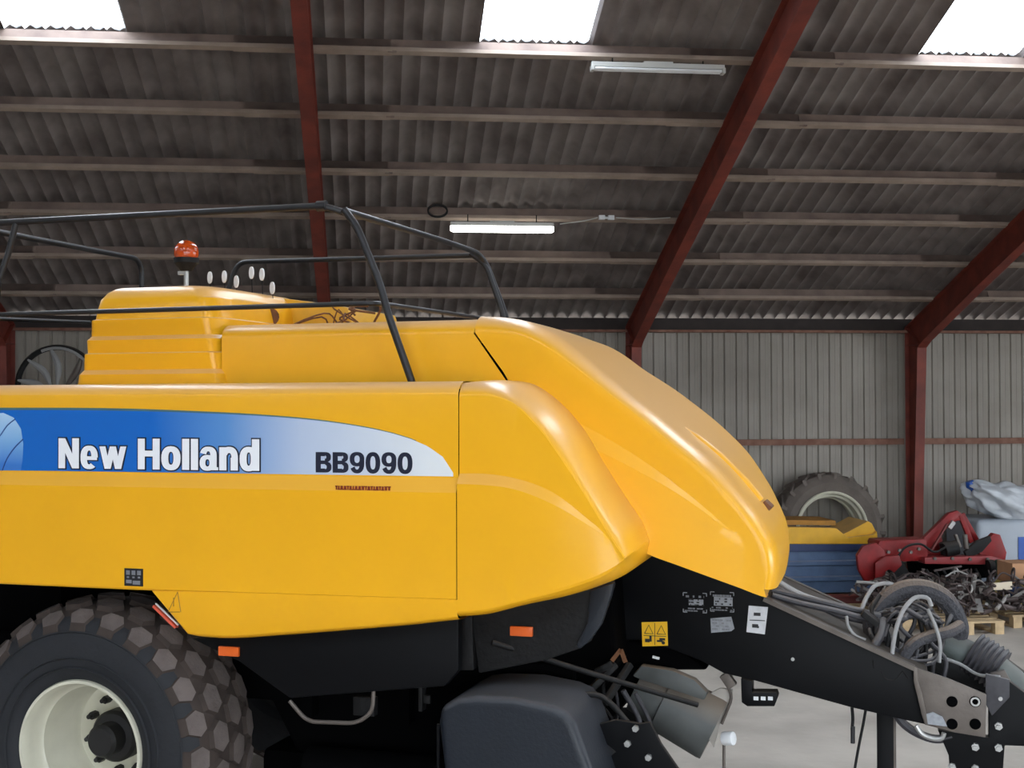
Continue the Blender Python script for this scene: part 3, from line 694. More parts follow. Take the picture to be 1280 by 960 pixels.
# ---- wheel: tyre with diamond tread, dished cream rim, hub and nuts
def wheel(v0, sgn, detail):
    """v0: outer sidewall, sgn: direction towards the tyre's inner side"""
    c = V((.004, v0, .765)); W_ = .60*sgn; Rt = .745
    prof = [(.345, .055), (.365, .03), (.40, .012), (.50, -.004), (.58, .0), (.635, .018), (.672, .055), (.705, .11), (.722, .19), (.727, .30), (.722, .41), (.705, .49), (.672, .545), (.635, .582), (.58, .60), (.50, .604), (.40, .59), (.345, .545)]
    ps = [(r, h*sgn) for r, h in prof]
    mb = MB(); mb.lathe(ps[:7], c, 'Y', 96, 0); mb.lathe(ps[6:12+1], c, 'Y', 96, 1); mb.lathe(ps[12:], c, 'Y', 96, 0)
    mb.lathe([(.345, .055*sgn), (.345, .545*sgn)], c, 'Y', 96, 0)
    for rr in (.42, .47, .60): mb.lathe([(rr-.006, (.004 if rr < .6 else .008)*sgn-.004*sgn), (rr, -.009*sgn+(.006 if rr > .55 else 0)*sgn), (rr+.006, 0)], c, 'Y', 96, 0)
    nl = 24
    rowsv = [(.055, .665, .085), (.155, .716, .095), (.30, .727, .10), (.445, .716, .095), (.545, .665, .085)]
    for j, (h, rb, lw) in enumerate(rowsv):
        for i in range(nl):
            a0 = 2*PI*(i+(.5 if j % 2 else 0))/nl
            hexa = [(-.84, 0), (-.5, -1), (.42, -1), (.84, 0), (.5, 1), (-.42, 1)]
            if j in (0, 4): hexa = [(-.76, 0), (-.48, -.9), (.48, -.9), (.76, 0), (.42, .7), (-.42, .7)]
            b = []; t = []
            for (p, q) in hexa:
                for lst, sc, rise in ((b, 1.12, -.02), (t, .92, .024 if j not in (0, 4) else .014)):
                    hh = h+q*lw*.5*sc*(1.15); aa = a0+p*.098*sc/.72
                    # radius of the carcass at this width
                    def rad(x):
                        pts = [(-.02, .60), (.018, .635), (.055, .672), (.11, .705), (.19, .722), (.30, .727), (.41, .722), (.49, .705), (.545, .672), (.582, .635), (.62, .60)]
                        for (x0, r0), (x1, r1) in zip(pts, pts[1:]):
                            if x0 <= x <= x1: return r0+(r1-r0)*(x-x0)/(x1-x0)
                        return .60
                    rr = rad(hh)+rise
                    lst.append((c.x+rr*math.cos(aa), c.y+hh*sgn, c.z+rr*math.sin(aa)))
            mb.add(b+t, [(6, 7, 8, 9, 10, 11)], 2); mb.add(b+t, [(k_, (k_+1) % 6, (k_+1) % 6+6, k_+6) for k_ in range(6)], 1)
    ty = mb.build('tyre', ['rubber', 'treadbase', 'lug'], B, smooth=30)
    if not detail: return ty
    mb = MB()
    rp = [(.352, .06), (.358, .035), (.352, .022), (.338, .022), (.330, .04), (.322, .07), (.318, .13), (.300, .15), (.298, .26), (.285, .30), (.282, .40), (.27, .42), (.16, .43), (.12, .41), (.0001, .41)]
    mb.lathe([(r, h*sgn) for r, h in rp], c, 'Y', 96); rim = mb.build('rim', 'cream', ty, smooth=40)
    mb = MB(); mb.lathe([(.135, .42*sgn), (.135, .33*sgn), (.12, .31*sgn), (.085, .305*sgn), (.085, .22*sgn), (.07, .20*sgn), (.0001, .20*sgn)], c, 'Y', 40); mb.build('hub', 'hub', rim)
    for i in range(10):
        a = 2*PI*i/10+.2; p = c+V((.195*math.cos(a), .43*sgn, .195*math.sin(a))); mb = MB(); mb.cyl(p, p-V((0, .05*sgn, 0)), .021, n=6); mb.cyl(p-V((0, .05*sgn, 0)), p-V((0, .075*sgn, 0)), .012, n=10); mb.build('wheel_nut', 'hub', rim, smooth=30)
    mb = MB(); p = c+V((.26, .30*sgn, -.05)); mb.cyl(p, p-V((.02, .06*sgn, 0)), .006, n=8); mb.build('valve_stem', 'hub', rim)
    return ty
wheel(.03, 1, True)
wheel(2.95, -1, False)
mb = MB(); mb.cyl((.004, .45, .765), (.004, 2.5, .765), .08, n=20); mb.build('axle', 'chassis', B)
# smaller following wheel behind the twine box
mb = MB(); cc = (1.33, .62, .285)
mb.lathe([(.12, 0), (.17, -.02), (.24, -.01), (.278, .03), (.283, .1), (.278, .17), (.24, .21), (.17, .22), (.12, .2)], cc, 'Y', 48, close=True)
gw = mb.build('gauge_tyre', 'rubber', B); mb = MB(); mb.lathe([(.001, .06), (.05, .04), (.12, .05), (.125, .0), (.125, .2), (.001, .16)], cc, 'Y', 30); mb.build('gauge_rim', 'steel', gw)

# ---- dark chassis between the wheels and under the bodywork
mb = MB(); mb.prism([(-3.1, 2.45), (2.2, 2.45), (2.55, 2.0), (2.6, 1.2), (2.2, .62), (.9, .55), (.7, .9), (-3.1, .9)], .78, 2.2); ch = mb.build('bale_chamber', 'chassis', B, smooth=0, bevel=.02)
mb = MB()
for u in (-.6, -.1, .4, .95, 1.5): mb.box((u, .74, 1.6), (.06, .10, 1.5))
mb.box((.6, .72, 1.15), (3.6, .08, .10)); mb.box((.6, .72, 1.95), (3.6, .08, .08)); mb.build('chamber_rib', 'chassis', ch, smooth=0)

# black side shield ahead of the wheel, with its hand loop
P = [(0.613, 0.08, 1.3591), (0.7278, 0.08, 1.3648), (1.3175, 0.08, 1.4243), (2.0131, 0.08, 1.5236), (2.0124, 0.08, 1.2782), (1.9459, 0.08, 1.201), (1.5229, 0.08, 1.1455), (1.1581, 0.08, 1.0963), (1.0224, 0.08, 1.1759), (0.8935, 0.08, 1.2533)]
mb = MB(); mb.prism([(p[0], p[2]) for p in P], .08, .14); sh = mb.build('side_shield', 'black', B, bevel=.01)
o_shield = sh
a = V((0.7861, 0.07, 1.3035)); b = V((0.8947, 0.07, 1.3092)); mb = MB(); mb.box((a+b)/2, (b.x-a.x, .02, .046)); mb.build('side_reflector', 'orange', sh, bevel=.004)
mb = MB(); mb.tube(bend([(1.1481, 0.1, 1.0798), (1.2407, 0.1, 0.9867), (1.4975, 0.1, 0.9967), (1.5792, 0.1, 1.0547), (1.5834, 0.1, 1.1599)], .05), .010, 10); mb.build('step_loop', 'steel', B)
mb = MB(); mb.box((1.4994, 0.2, 1.057), (.11, .05, .09)); mb.build('bracket', 'dark', B, bevel=.006)
mb = MB(); mb.box((1.7711, 0.25, 1.1013), (.02, .06, .12)); mb.box((1.7833, 0.25, 1.0945), (.06, .02, .04)); mb.build('bracket', 'dark', B, bevel=.004)

# dark post and shield in front of it
P = [(1.9712, 0.2, 1.4988), (2.0386, 0.2, 1.5093), (2.0457, 0.2, 1.2562), (1.9427, 0.2, 1.2503)]; mb = MB(); mb.prism([(p[0], p[2]) for p in P], .2, .34); mb.build('support_post', 'dark', B, bevel=.008)
P = [(2.024, 0.22, 1.5242), (2.2282, 0.22, 1.5888), (2.4588, 0.22, 1.6166), (2.6922, 0.22, 1.7166), (2.7068, 0.22, 1.67), (2.6542, 0.22, 1.5408), (2.5901, 0.22, 1.4069), (2.5411, 0.22, 1.3752), (2.3814, 0.22, 1.3154), (2.0626, 0.22, 1.2382)]
mb = MB(); mb.prism([(p[0], p[2]) for p in P], .22, .30); s2 = mb.build('front_shield', 'dark', B, bevel=.012)
P = [(2.6059, 0.205, 1.6501), (2.7176, 0.205, 1.6906), (2.7025, 0.205, 1.6285), (2.6574, 0.205, 1.4999), (2.6049, 0.205, 1.4248), (2.5523, 0.205, 1.3785), (2.5374, 0.205, 1.3996), (2.5903, 0.205, 1.4968)]; mb = MB(); mb.prism([(p[0], p[2]) for p in P], .20, .24); mb.build('shield_edge', 'plastic', s2, bevel=.01)
a = V((2.223, 0.21, 1.4456)); b = V((2.3311, 0.21, 1.4508)); mb = MB(); mb.box((a+b)/2, (b.x-a.x, .02, .045)); mb.build('side_reflector', 'orange', s2, bevel=.004)

# rounded grey-blue plastic guard low on the near side
mb = MB()
Pg = [(2.1057, 0.02, 1.1729), (2.2872, 0.02, 1.1771), (2.4652, 0.02, 1.153), (2.5311, 0.02, 1.1291), (2.5674, 0.02, 1.0857), (2.6463, 0.02, 0.8809), (2.7595, 0.02, 0.5595), (1.9811, 0.02, 0.4844), (1.9662, 0.02, 0.7001), (1.9245, 0.02, 1.0415), (1.9363, 0.02, 1.1113), (2.0214, 0.02, 1.1603)]
pg = [(p[0], p[2]) for p in Pg]
mb.prism(pg, .04, .60); gd = mb.build('pickup_guard', 'plastic', B, bevel=.045, seg=5)
mb = MB(); mb.beam((1.9307, 0.035, 1.0383), (1.9294, 0.035, 0.5471), .012, .012); mb.build('guard_seam', 'black', gd)

# link rod, curved lever, knotted bracketry behind the guard
rail('link_rod', [(2.1427, 0.18, 1.3951), (2.561, 0.42, 1.2265), (3.0167, 0.7, 1.0462)], .013, m='dark')
rail('lever', bend([(2.2455, 0.45, 1.1025), (2.5845, 0.45, 1.1236), (2.6501, 0.45, 1.0825), (2.7341, 0.45, 0.9905)], .08), .014, m='dark')
P = [(2.5723, 0.4, 0.9876), (2.6798, 0.4, 1.0212), (2.7935, 0.4, 1.0104), (2.8388, 0.4, 1.0209), (2.8907, 0.4, 0.9249), (2.9793, 0.4, 0.803), (2.7164, 0.4, 0.7078), (2.583, 0.4, 0.7901), (2.6791, 0.4, 0.8721), (2.6105, 0.4, 0.923)]; mb = MB(); mb.prism([(p[0], p[2]) for p in P], .40, .43); br = mb.build('pivot_bracket', 'black', B, bevel=.005)
for px in [(2.7766, 0.39, 0.9931), (2.7384, 0.39, 0.92), (2.8361, 0.39, 0.8644)]:
    mb = MB(); mb.cyl(px, V(px)-V((0, .02, 0)), .016, n=6); mb.build('bracket_bolt', 'bolt', br)
mb = MB(); p = V((2.5974, 0.39, 0.9171)); mb.lathe([(.016, 0), (.030, 0), (.030, .02), (.016, .02)], p, 'Y', 20, close=True); mb.build('eyelet', 'steel', br)
# dark drive parts under the hood
mb = MB()
P = [(2.2266, 1.1, 1.0996), (2.453, 1.1, 1.2589), (2.6575, 1.1, 1.2608), (2.8666, 1.1, 1.2302), (3.0062, 1.1, 1.1312), (2.8453, 1.1, 1.122), (2.6565, 1.1, 1.0532), (2.5068, 1.1, 0.844), (2.2255, 1.1, 0.8249)]; mb.prism([(p[0], p[2]) for p in P], 1.10, 1.9)
mb.build('gearbox_frame', 'chassis', B, bevel=.02)
rnd = random.Random(11)
mb = MB(); mb.beam((2.3515, 0.62, 0.9469), (2.6161, 0.7, 1.2202), .05, .03); mb.beam((2.5385, 0.6, 1.1966), (2.618, 0.6, 1.2397), .03, .03); mb.beam((2.5775, 0.6, 1.0442), (2.6778, 0.75, 1.2138), .03, .03); mb.cyl((2.446, 0.6, 1.0824), (2.384, 0.85, 1.0242), .05, n=18); mb.build('drive_linkage', 'dark', B, bevel=.004)
mb = MB(); mb.beam((2.5961, 0.7, 1.2348), (2.6405, 0.7, 1.292), .012, .02); mb.beam((2.6405, 0.7, 1.292), (2.6642, 0.7, 1.2307), .012, .02); mb.build('link_clip', 'rusty', B)
for k_ in range(5):
    a = V((2.28+.07*k_, .68+.03*k_, 1.12-.03*k_)); rail('hydraulic_pipe', crspline([a, a+V((.08, .05, -.12)), a+V((.05, .02, -.30)), a+V((.16, 0, -.5))], 14), .009, m='dark')

# flywheel shaft guard: stepped grey drum with torn rim, pointing forwards and down
a = V((2.6252, 1.15, 1.0159)); b = V((3.0344, 1.15, 0.8187))
ax = (b-a).normalized()
mb = MB(); 
def drum(mb, a, b, prof, n=40):
    ax = (b-a); L = ax.length; ax.normalize(); x = ax.orthogonal().normalized(); y = ax.cross(x); vs = []
    for (t, r) in prof:
        for q in range(n):
            s = q*2*PI/n; vs.append(a+ax*(t*L)+(x*math.cos(s)+y*math.sin(s))*r)
    k = len(prof); mb.add(vs, [(i*n+q, i*n+(q+1) % n, (i+1)*n+(q+1) % n, (i+1)*n+q) for i in range(k-1) for q in range(n)])
drum(mb, a, b, [(0, .04), (.02, .125), (.35, .14), (.36, .158), (.95, .168), (1.0, .165), (1.0, .145), (.9, .14), (.4, .135)])
mb.build('shaft_guard', 'guard', B)
a2 = a+V((-.10, -.12, .10)); 
P = [(2.6906, 0.95, 1.1675), (2.8503, 0.95, 1.1522), (2.9633, 0.95, 1.1106), (3.0272, 0.95, 1.0505), (3.011, 0.95, 1.0095), (2.8416, 0.95, 1.0551), (2.6861, 0.95, 1.0942), (2.6449, 0.95, 1.1121)]; mb = MB(); mb.prism([(p[0], p[2]) for p in P], .95, 1.02); mb.build('guard_flap', 'guard', B, bevel=.012)

rnd = random.Random(44)
for i in range(8):
    a = V((2.30+.055*i, .80+.03*(i % 3), 1.16-.015*i)); hose_pts = [a, a+V((rnd.uniform(-.05, .12), .03, -.16)), a+V((rnd.uniform(-.08, .15), rnd.uniform(-.1, .05), -.34)), a+V((rnd.uniform(-.02, .22), .02, -.52))]
    rail('hydraulic_pipe', crspline([V(p) for p in hose_pts], 16), rnd.choice((.008, .011, .014)), m=rnd.choice(('dark', 'hose')))
# ---- drawbar
P = [(2.6698, 1.05, 1.7572), (2.7948, 1.05, 1.728), (3.3126, 1.05, 1.5191), (4.0234, 1.05, 1.2144), (4.0824, 1.05, 1.1868), (4.0731, 1.05, 0.939), (3.9694, 1.05, 0.9551), (3.7134, 1.05, 1.0006), (3.2385, 1.05, 1.1061), (3.0984, 1.05, 1.1302), (2.9811, 1.05, 1.1885), (2.8337, 1.05, 1.2377), (2.6674, 1.05, 1.2785), (2.4644, 1.05, 1.2683), (2.4657, 1.05, 1.5596)]
mb = MB(); mb.prism([(p[0], p[2]) for p in P], 1.05, 1.95); db = mb.build('drawbar', 'black', B, bevel=.008)
mb = MB(); a = V((3.3012, 1.045, 1.5194)); b = V((4.0196, 1.045, 1.2113)); mb.beam(a, b, .05, .022); mb.build('drawbar_top_edge', 'steel', db)  # light along the rim put into a tone paler than the bar
mb = MB(); mb.beam(a+V((0, .88, 0)), b+V((0, .88, 0)), .05, .022); mb.build('drawbar_top_edge', 'steel', db)
# bare steel end plate with its bolt holes
P = [(4.0196, 1.035, 1.2172), (4.1736, 1.035, 1.172), (4.3467, 1.035, 1.1061), (4.3414, 1.035, 0.9002), (4.2079, 1.035, 0.9136), (4.0654, 1.035, 0.9421), (4.0584, 1.035, 0.9917), (4.0407, 1.035, 1.0793), (4.0227, 1.035, 1.1477)]
mb = MB(); mb.prism([(p[0], p[2]) for p in P], 1.035, 1.05); ep = mb.build('end_plate', 'steel', db, bevel=.003)
P = [(4.0157, 1.02, 1.2199), (4.0305, 1.02, 1.2207), (4.0373, 1.02, 1.1517), (4.0552, 1.02, 1.0835), (4.0729, 1.02, 0.9962), (4.0798, 1.02, 0.9428), (4.0652, 1.02, 0.9456), (4.0508, 1.02, 0.9947), (4.0331, 1.02, 1.0744), (4.0152, 1.02, 1.1504)]; mb = MB(); mb.prism([(p[0], p[2]) for p in P], 1.02, 1.04); mb.build('weld_bead', 'steel', ep, bevel=.003)
for i, px in enumerate([(4.1909, 1.034, 1.0621), (4.296, 1.034, 1.0688), (4.19, 1.034, 0.9547), (4.2951, 1.034, 0.962)]):
    mb = MB(); mb.lathe([(.0001, 0), (.026, 0), (.026, -.003), (.0001, -.003)], px, 'Y', 24); h = mb.build('bolt_hole', 'chassis', ep)
    if i in (1,): mb = MB(); mb.lathe([(.014, -.003), (.022, -.003), (.022, -.008), (.014, -.008)], px, 'Y', 20, close=True); mb.build('hole_bushing', 'bolt', h)
P = [(4.0657, 1.03, 0.9934), (4.1026, 1.03, 1.0073), (4.1463, 1.03, 0.9872), (4.1679, 1.03, 0.9427), (4.0801, 1.03, 0.9481)]; mb = MB(); mb.prism([(p[0], p[2]) for p in P], 1.026, 1.036); mb.build('maker_plate', 'stickgry', ep)
# hitch: dark plates ahead of the end plate
P = [(4.1252, 1.08, 0.9122), (4.3585, 1.08, 0.8903), (4.361, 1.08, 1.1814), (4.4543, 1.08, 1.164), (4.5885, 1.08, 1.0658), (4.6932, 1.08, 0.9784), (4.6921, 1.08, 0.8653), (4.4301, 1.08, 0.8573), (4.4138, 1.08, 0.6349), (4.1886, 1.08, 0.5774), (4.1757, 1.08, 0.7884)]
mb = MB(); mb.prism([(p[0], p[2]) for p in P], 1.08, 1.14); hp = mb.build('hitch_plate', 'black', B, bevel=.006)
P = [(4.3455, 1.06, 1.1999), (4.4528, 1.06, 1.1757), (4.4521, 1.06, 1.092), (4.3725, 1.06, 0.9992), (4.3442, 1.06, 1.0546)]; mb = MB(); mb.prism([(p[0], p[2]) for p in P], 1.06, 1.08); mb.build('hitch_gusset', 'hose', hp, bevel=.004)
mb = MB(); mb.prism([(p[0], p[2]) for p in [(4.3608, 1.08, 1.1661), (4.4543, 1.08, 1.164), (4.5885, 1.08, 1.0658), (4.6932, 1.08, 0.9784), (4.6921, 1.08, 0.8653), (4.1251, 1.08, 0.9044)]], 1.80, 1.88); mb.build('hitch_plate', 'black', B, bevel=.006)
for px in [(4.2966, 1.08, 0.8436), (4.4013, 1.08, 0.8475), (4.4022, 1.08, 0.9507), (4.19, 1.08, 0.7393), (4.2957, 1.08, 0.74), (4.4106, 1.08, 1.085)]:
    mb = MB(); mb.cyl(px, V(px)-V((0, .018, 0)), .019, n=6); mb.cyl(V(px)-V((0, .016, 0)), V(px)-V((0, .03, 0)), .010, n=10); mb.build('hitch_bolt', 'bolt', hp)
mb = MB(); mb.tube(crspline([(4.0248, 1.04, 0.9342), (4.0504, 1.04, 0.8974), (4.0981, 1.04, 0.8777), (4.1458, 1.04, 0.885), (4.1533, 1.04, 0.9085)], 14), .012, 8); mb.build('lifting_eye', 'bolt', db)
mb = MB(); mb.tube(crspline([(3.9321, 1.1, 0.9682), (3.9693, 1.1, 0.9238), (4.0438, 1.1, 0.8782), (4.1253, 1.1, 0.8608), (4.1919, 1.1, 0.881)], 16), .022, 8); mb.build('sleeved_cable', 'hose', db)
# bracket with three-hole foot under the drawbar
mb = MB(); P = [(3.1803, 1.07, 1.1067), (3.2363, 1.07, 1.0938), (3.236, 1.07, 1.0374), (3.3552, 1.07, 1.0448), (3.363, 1.07, 1.0213), (3.3469, 1.07, 0.9762), (3.2115, 1.07, 0.9674), (3.1836, 1.07, 0.9858)]; mb.prism([(p[0], p[2]) for p in P], 1.07, 1.17); fb = mb.build('parking_bracket', 'black', db, bevel=.004)
for px in [(3.2563, 1.065, 1.0116), (3.2921, 1.065, 1.0139), (3.3278, 1.065, 1.0161)]: mb = MB(); mb.box(px, (.024, .004, .018)); mb.build('bracket_slot', 'white', fb)
# jack stand
mb = MB(); mb.box((3.88, 1.30, .50), (.085, .085, .98)); mb.box((3.88, 1.30, .01), (.26, .26, .02)); js = mb.build('jack_stand', 'black', B, bevel=.006)
mb = MB(); mb.beam((3.925, 1.262, .10), (3.925, 1.262, .98), .012, .008); mb.build('jack_edge', 'steel', js)
# turnbuckle and safety rod at the drawbar's lower edge
mb = MB(); mb.beam((3.0918, 1.1, 1.1197), (3.1361, 1.1, 1.0573), .05, .05); mb.cyl((3.1, 1.1, 1.1202), (3.1083, 1.1, 1.1573), .012, n=8); mb.tube(crspline([(3.1052, 1.12, 1.0593), (3.1252, 1.12, 1.0035), (3.1003, 1.12, 0.9203), (3.0755, 1.12, 0.8575)], 10), .009, 6); tb = mb.build('turnbuckle', 'steel', B, bevel=.003)
mb = MB(); mb.cyl((3.0832, 1.12, 0.7846), (3.1386, 1.1, 0.7935), .035, n=20); mb.build('white_knob', 'white', tb, bevel=.006)
mb = MB(); mb.cyl((3.0875, 1.12, 0.8175), (3.0863, 1.12, 0.6136), .008, n=8); mb.build('knob_rod', 'steel', tb)
P = [(2.9515, 1.13, 0.9658), (3.067, 1.13, 1.0386), (3.1323, 1.13, 1.0344), (3.1154, 1.13, 0.9394), (3.066, 1.13, 0.8544), (3.0325, 1.13, 0.7293), (3, 1.13, 0.7884), (2.9922, 1.13, 0.8699)]; mb = MB(); mb.prism([(p[0], p[2]) for p in P], 1.13, 1.15); mb.build('worn_tab', mat('pale_scuffed_plate', (168, 162, 154), .8, var=.2), B, bevel=.003)
mb = MB(); mb.box((2.7745, 0.92, 1.2183), (.035, .01, .012), ry=.2); mb.build('white_tag', 'white', db)

# stickers on the drawbar
def plate(name, pts, m, v=1.047, parent=db):
    mb = MB(); mb.prism([(p[0], p[2]) for p in pts], v-.002, v+.002); return mb.build(name, m, parent, smooth=0)
def bars(name, x0, z0, w, h, m, parent, seed, rowsn=3, v=1.0435, fill=.8):
    rn = random.Random(seed); mb = MB()
    for r_ in range(rowsn):
        x = x0
        while x < x0+w:
            l = w*rn.uniform(.06, .22); l = min(l, x0+w-x)
            if rn.random() < fill: mb.box((x+l/2, v, z0+h*(r_+.5)/rowsn), (l*.85, .001, h/rowsn*.55))
            x += l
    return mb.build(name, m, parent, smooth=0)
y_ = plate('warning_sticker', [(2.6772, 1.045, 1.3704), (2.8105, 1.045, 1.3807), (2.814, 1.045, 1.258), (2.6808, 1.045, 1.2471)], 'stickyel')
a = V((2.6812, 1.043, 1.2516)); b = V((2.8108, 1.043, 1.3769)); w, h = b.x-a.x, b.z-a.z
mb = MB()
mb.box((a.x+w*.5, 1.0435, a.z+h*.5), (.003, .001, h*.9)); mb.box((a.x+w*.5, 1.0435, a.z+h*.42), (w*.9, .001, .003))
for cx_ in (.26, .76):
    c = V((a.x+w*cx_, 1.043, a.z+h*.68)); q = .022
    mb.tube([c+V((-q, 0, -q)), c+V((0, 0, q)), c+V((q, 0, -q)), c+V((-q, 0, -q))], .0022, 5)
mb.box((a.x+w*.2, 1.043, a.z+h*.22), (.024, .001, .018)); mb.box((a.x+w*.33, 1.043, a.z+h*.3), (.012, .001, .03)); mb.box((a.x+w*.7, 1.043, a.z+h*.22), (.03, .001, .010)); mb.box((a.x+w*.8, 1.043, a.z+h*.30), (.03, .001, .012)); mb.cyl((a.x+w*.84, 1.0438, a.z+h*.16), (a.x+w*.84, 1.042, a.z+h*.16), .009, n=12)
mb.build('warning_pictogram', 'ink', y_, smooth=0)
wst = plate('white_label', [(3.2254, 1.045, 1.4801), (3.3208, 1.045, 1.4761), (3.3041, 1.045, 1.3392), (3.2127, 1.045, 1.3468)], 'stickwht')
a = V((3.2248, 1.043, 1.3437)); b = V((3.3091, 1.043, 1.4719)); w, h = b.x-a.x, b.z-a.z
mb = MB(); mb.box((a.x+w*.5, 1.043, a.z+h*.5), (w*.9, .001, .004)); mb.box((a.x+w*.5, 1.043, a.z+h*.74), (w*.4, .001, .016), ry=0); mb.box((a.x+w*.38, 1.043, a.z+h*.28), (w*.36, .001, .018)); mb.box((a.x+w*.55, 1.043, a.z+h*.24), (w*.1, .001, .010)); mb.build('label_print', 'ink', wst, smooth=0)
gst = plate('rating_plate', [(3.0319, 1.045, 1.407), (3.137, 1.045, 1.4198), (3.1527, 1.045, 1.36), (3.1365, 1.045, 1.3472), (3.0355, 1.045, 1.3342)], 'stickgry')
a = V((3.0399, 1.043, 1.3469)); b = V((3.1372, 1.043, 1.4081)); bars('plate_print', a.x, a.z, b.x-a.x, b.z-a.z, 'inkgrey', gst, 4, 4, fill=.5)
for k_, (x0_, y0_, x1_, y1_) in enumerate((((2.8935, 1.043, 1.4337), 0, (3.0126, 1.043, 1.5323), 0), ((3.0324, 1.043, 1.4439), 0, (3.15, 1.043, 1.5418), 0))):
    w, h = x1_[0]-x0_[0], x1_[2]-x0_[2]; mb = MB(); t = .012
    for cx_, cz_, sx_, sz_ in ((0, 0, 1, 1), (1, 0, -1, 1), (0, 1, 1, -1), (1, 1, -1, -1)):
        p = V((x0_[0]+w*cx_, 1.0465, x0_[2]+h*cz_)); mb.box(p+V((sx_*.010, 0, 0)), (.02, .004, .004)); mb.box(p+V((0, 0, sz_*.008)), (.004, .004, .016))
    mb.box((x0_[0]+w*.55, 1.047, x0_[2]+h*.52), (w*.62, .003, h*.30) if k_ == 0 else (w*.8, .003, h*.45))
    o = mb.build('serial_frame', 'stickgry', db, smooth=0)
    bars('serial_print', x0_[0]+w*.1, x0_[2]+h*.72, w*.8, h*.2, 'inkgrey', o, 20+k_, 1); bars('serial_print', x0_[0]+w*.05, x0_[2]+h*.02, w*.9, h*.24, 'inkgrey', o, 30+k_, 2)
    bars('serial_print', x0_[0]+w*.2, x0_[2]+h*.32, w*.7, h*.4, 'ink', o, 40+k_, 3, v=1.045, fill=.5)
mb = MB(); mb.cyl((3.4406, 1.05, 1.2215), V((3.4406, 1.05, 1.2215))-V((0, .004, 0)), .009, n=12); mb.build('rivet', 'bolt', db)
mb = MB(); mb.tube(crspline([(3.8588, 1.049, 1.1898), (3.8811, 1.049, 1.152), (3.9261, 1.049, 1.1469), (3.9637, 1.049, 1.188)], 12), .003, 5); mb.tube([(3.9638, 1.049, 1.1957), (3.9896, 1.049, 1.1584)], .003, 5); mb.tube([(3.8252, 1.049, 1.2387), (3.8287, 1.049, 1.1959)], .003, 5); mb.build('scuff_mark', 'dark', db)

# ---- hoses and cables above the drawbar
hs = [("974,727,1.15 1010,742,1.2 1060,762,1.25 1096,774,1.3", .012), ]
def hose(pts, r, m='hose', n=24, name='hydraulic_hose'):
    mb = MB(); mb.tube(crspline([V(p) for p in pts], n), r, 10); return mb.build(name, m, B)
hose([(3.3269, 1.2, 1.6043), (3.4655, 1.22, 1.525), (3.6623, 1.25, 1.4635), (3.857, 1.3, 1.3992)], .013, 'paleHose')
hose([(3.3265, 1.2, 1.5387), (3.4854, 1.22, 1.5054), (3.6623, 1.25, 1.4635), (3.8572, 1.3, 1.4154)], .017)
hose([(3.331, 1.15, 1.5215), (3.4681, 1.18, 1.4821), (3.6643, 1.2, 1.4429), (3.8421, 1.25, 1.3905)], .015)
hose([(3.3078, 1.4, 1.5353), (3.4713, 1.42, 1.4547), (3.6546, 1.42, 1.3873), (3.8156, 1.4, 1.3564)], .012)
mb = MB(); mb.beam((3.7731, 1.22, 1.4445), (3.8503, 1.22, 1.3877), .10, .03); mb.build('hose_clamp', 'dark', B, bevel=.004)
# big woven sleeve arching over, its lower return and the bundle of thin hoses inside
hose([(3.8319, 1.35, 1.2918), (3.8166, 1.35, 1.3647), (3.8803, 1.38, 1.4776), (3.9753, 1.4, 1.54), (4.0735, 1.42, 1.5451), (4.1713, 1.45, 1.4956), (4.2262, 1.48, 1.4114), (4.2457, 1.5, 1.3188), (4.21, 1.5, 1.2513)], .048, 'sleeve', 40, 'hose_sleeve')
hose([(3.9644, 1.2, 1.2173), (4.0107, 1.2, 1.2952), (4.0877, 1.25, 1.33), (4.1843, 1.3, 1.35), (4.2456, 1.4, 1.3683)], .030, 'sleeve', 24, 'hose_sleeve')
hose([(3.8304, 1.16, 1.1779), (3.8195, 1.16, 1.2569), (3.8579, 1.2, 1.3314), (3.8726, 1.3, 1.3958)], .022, 'hose', 24)
hose([(3.911, 1.12, 1.1904), (3.9192, 1.14, 1.2856), (3.9428, 1.2, 1.3953), (3.9857, 1.25, 1.4812), (4.0442, 1.3, 1.5204), (4.0902, 1.3, 1.5142), (4.1052, 1.3, 1.4747)], .011, 'paleHose', 30, 'pale_cable')
hose([(4.1385, 1.2, 1.215), (4.143, 1.2, 1.3059), (4.1248, 1.2, 1.384), (4.0888, 1.25, 1.4656)], .009, 'paleHose', 20, 'pale_cable')
hose([(3.759, 1.3, 1.4192), (3.7939, 1.35, 1.5072), (3.841, 1.4, 1.5596), (3.9203, 1.4, 1.5626), (3.9593, 1.4, 1.5066)], .011, 'paleHose', 24, 'pale_cable')
hose([(3.6974, 1.15, 1.4322), (3.7049, 1.15, 1.3845), (3.7432, 1.15, 1.3345), (3.7894, 1.15, 1.3168)], .008, 'paleHose', 16, 'pale_cable')
rnd = random.Random(21)
for i in range(16):
    c0 = V((3.9929, 1.35, 1.3323)); a0 = rnd.uniform(0, PI); r0 = rnd.uniform(.08, .20)
    pts = []
    for j in range(7):
        t = a0+j*.75; pts.append(c0+V((math.cos(t)*r0*1.15+rnd.uniform(-.03, .03), rnd.uniform(-.13, .16), math.sin(t)*r0*.85+rnd.uniform(-.03, .03))))
    hose(pts, rnd.choice((.008, .010, .013)), rnd.choice(('hose', 'hose', 'dark', 'sleeve')), 26)
for i in range(7):
    a = V((3.8757, 1.25, 1.215))+V((.046*i, .04*(i % 3), -.02*i)); hose([a, a+V((.02, .02, .12)), a+V((.06*(i % 3-1), .03, .22)), a+V((.12*(i % 2)-.02, .1, .30))], .011, rnd.choice(('hose', 'dark')), 14)
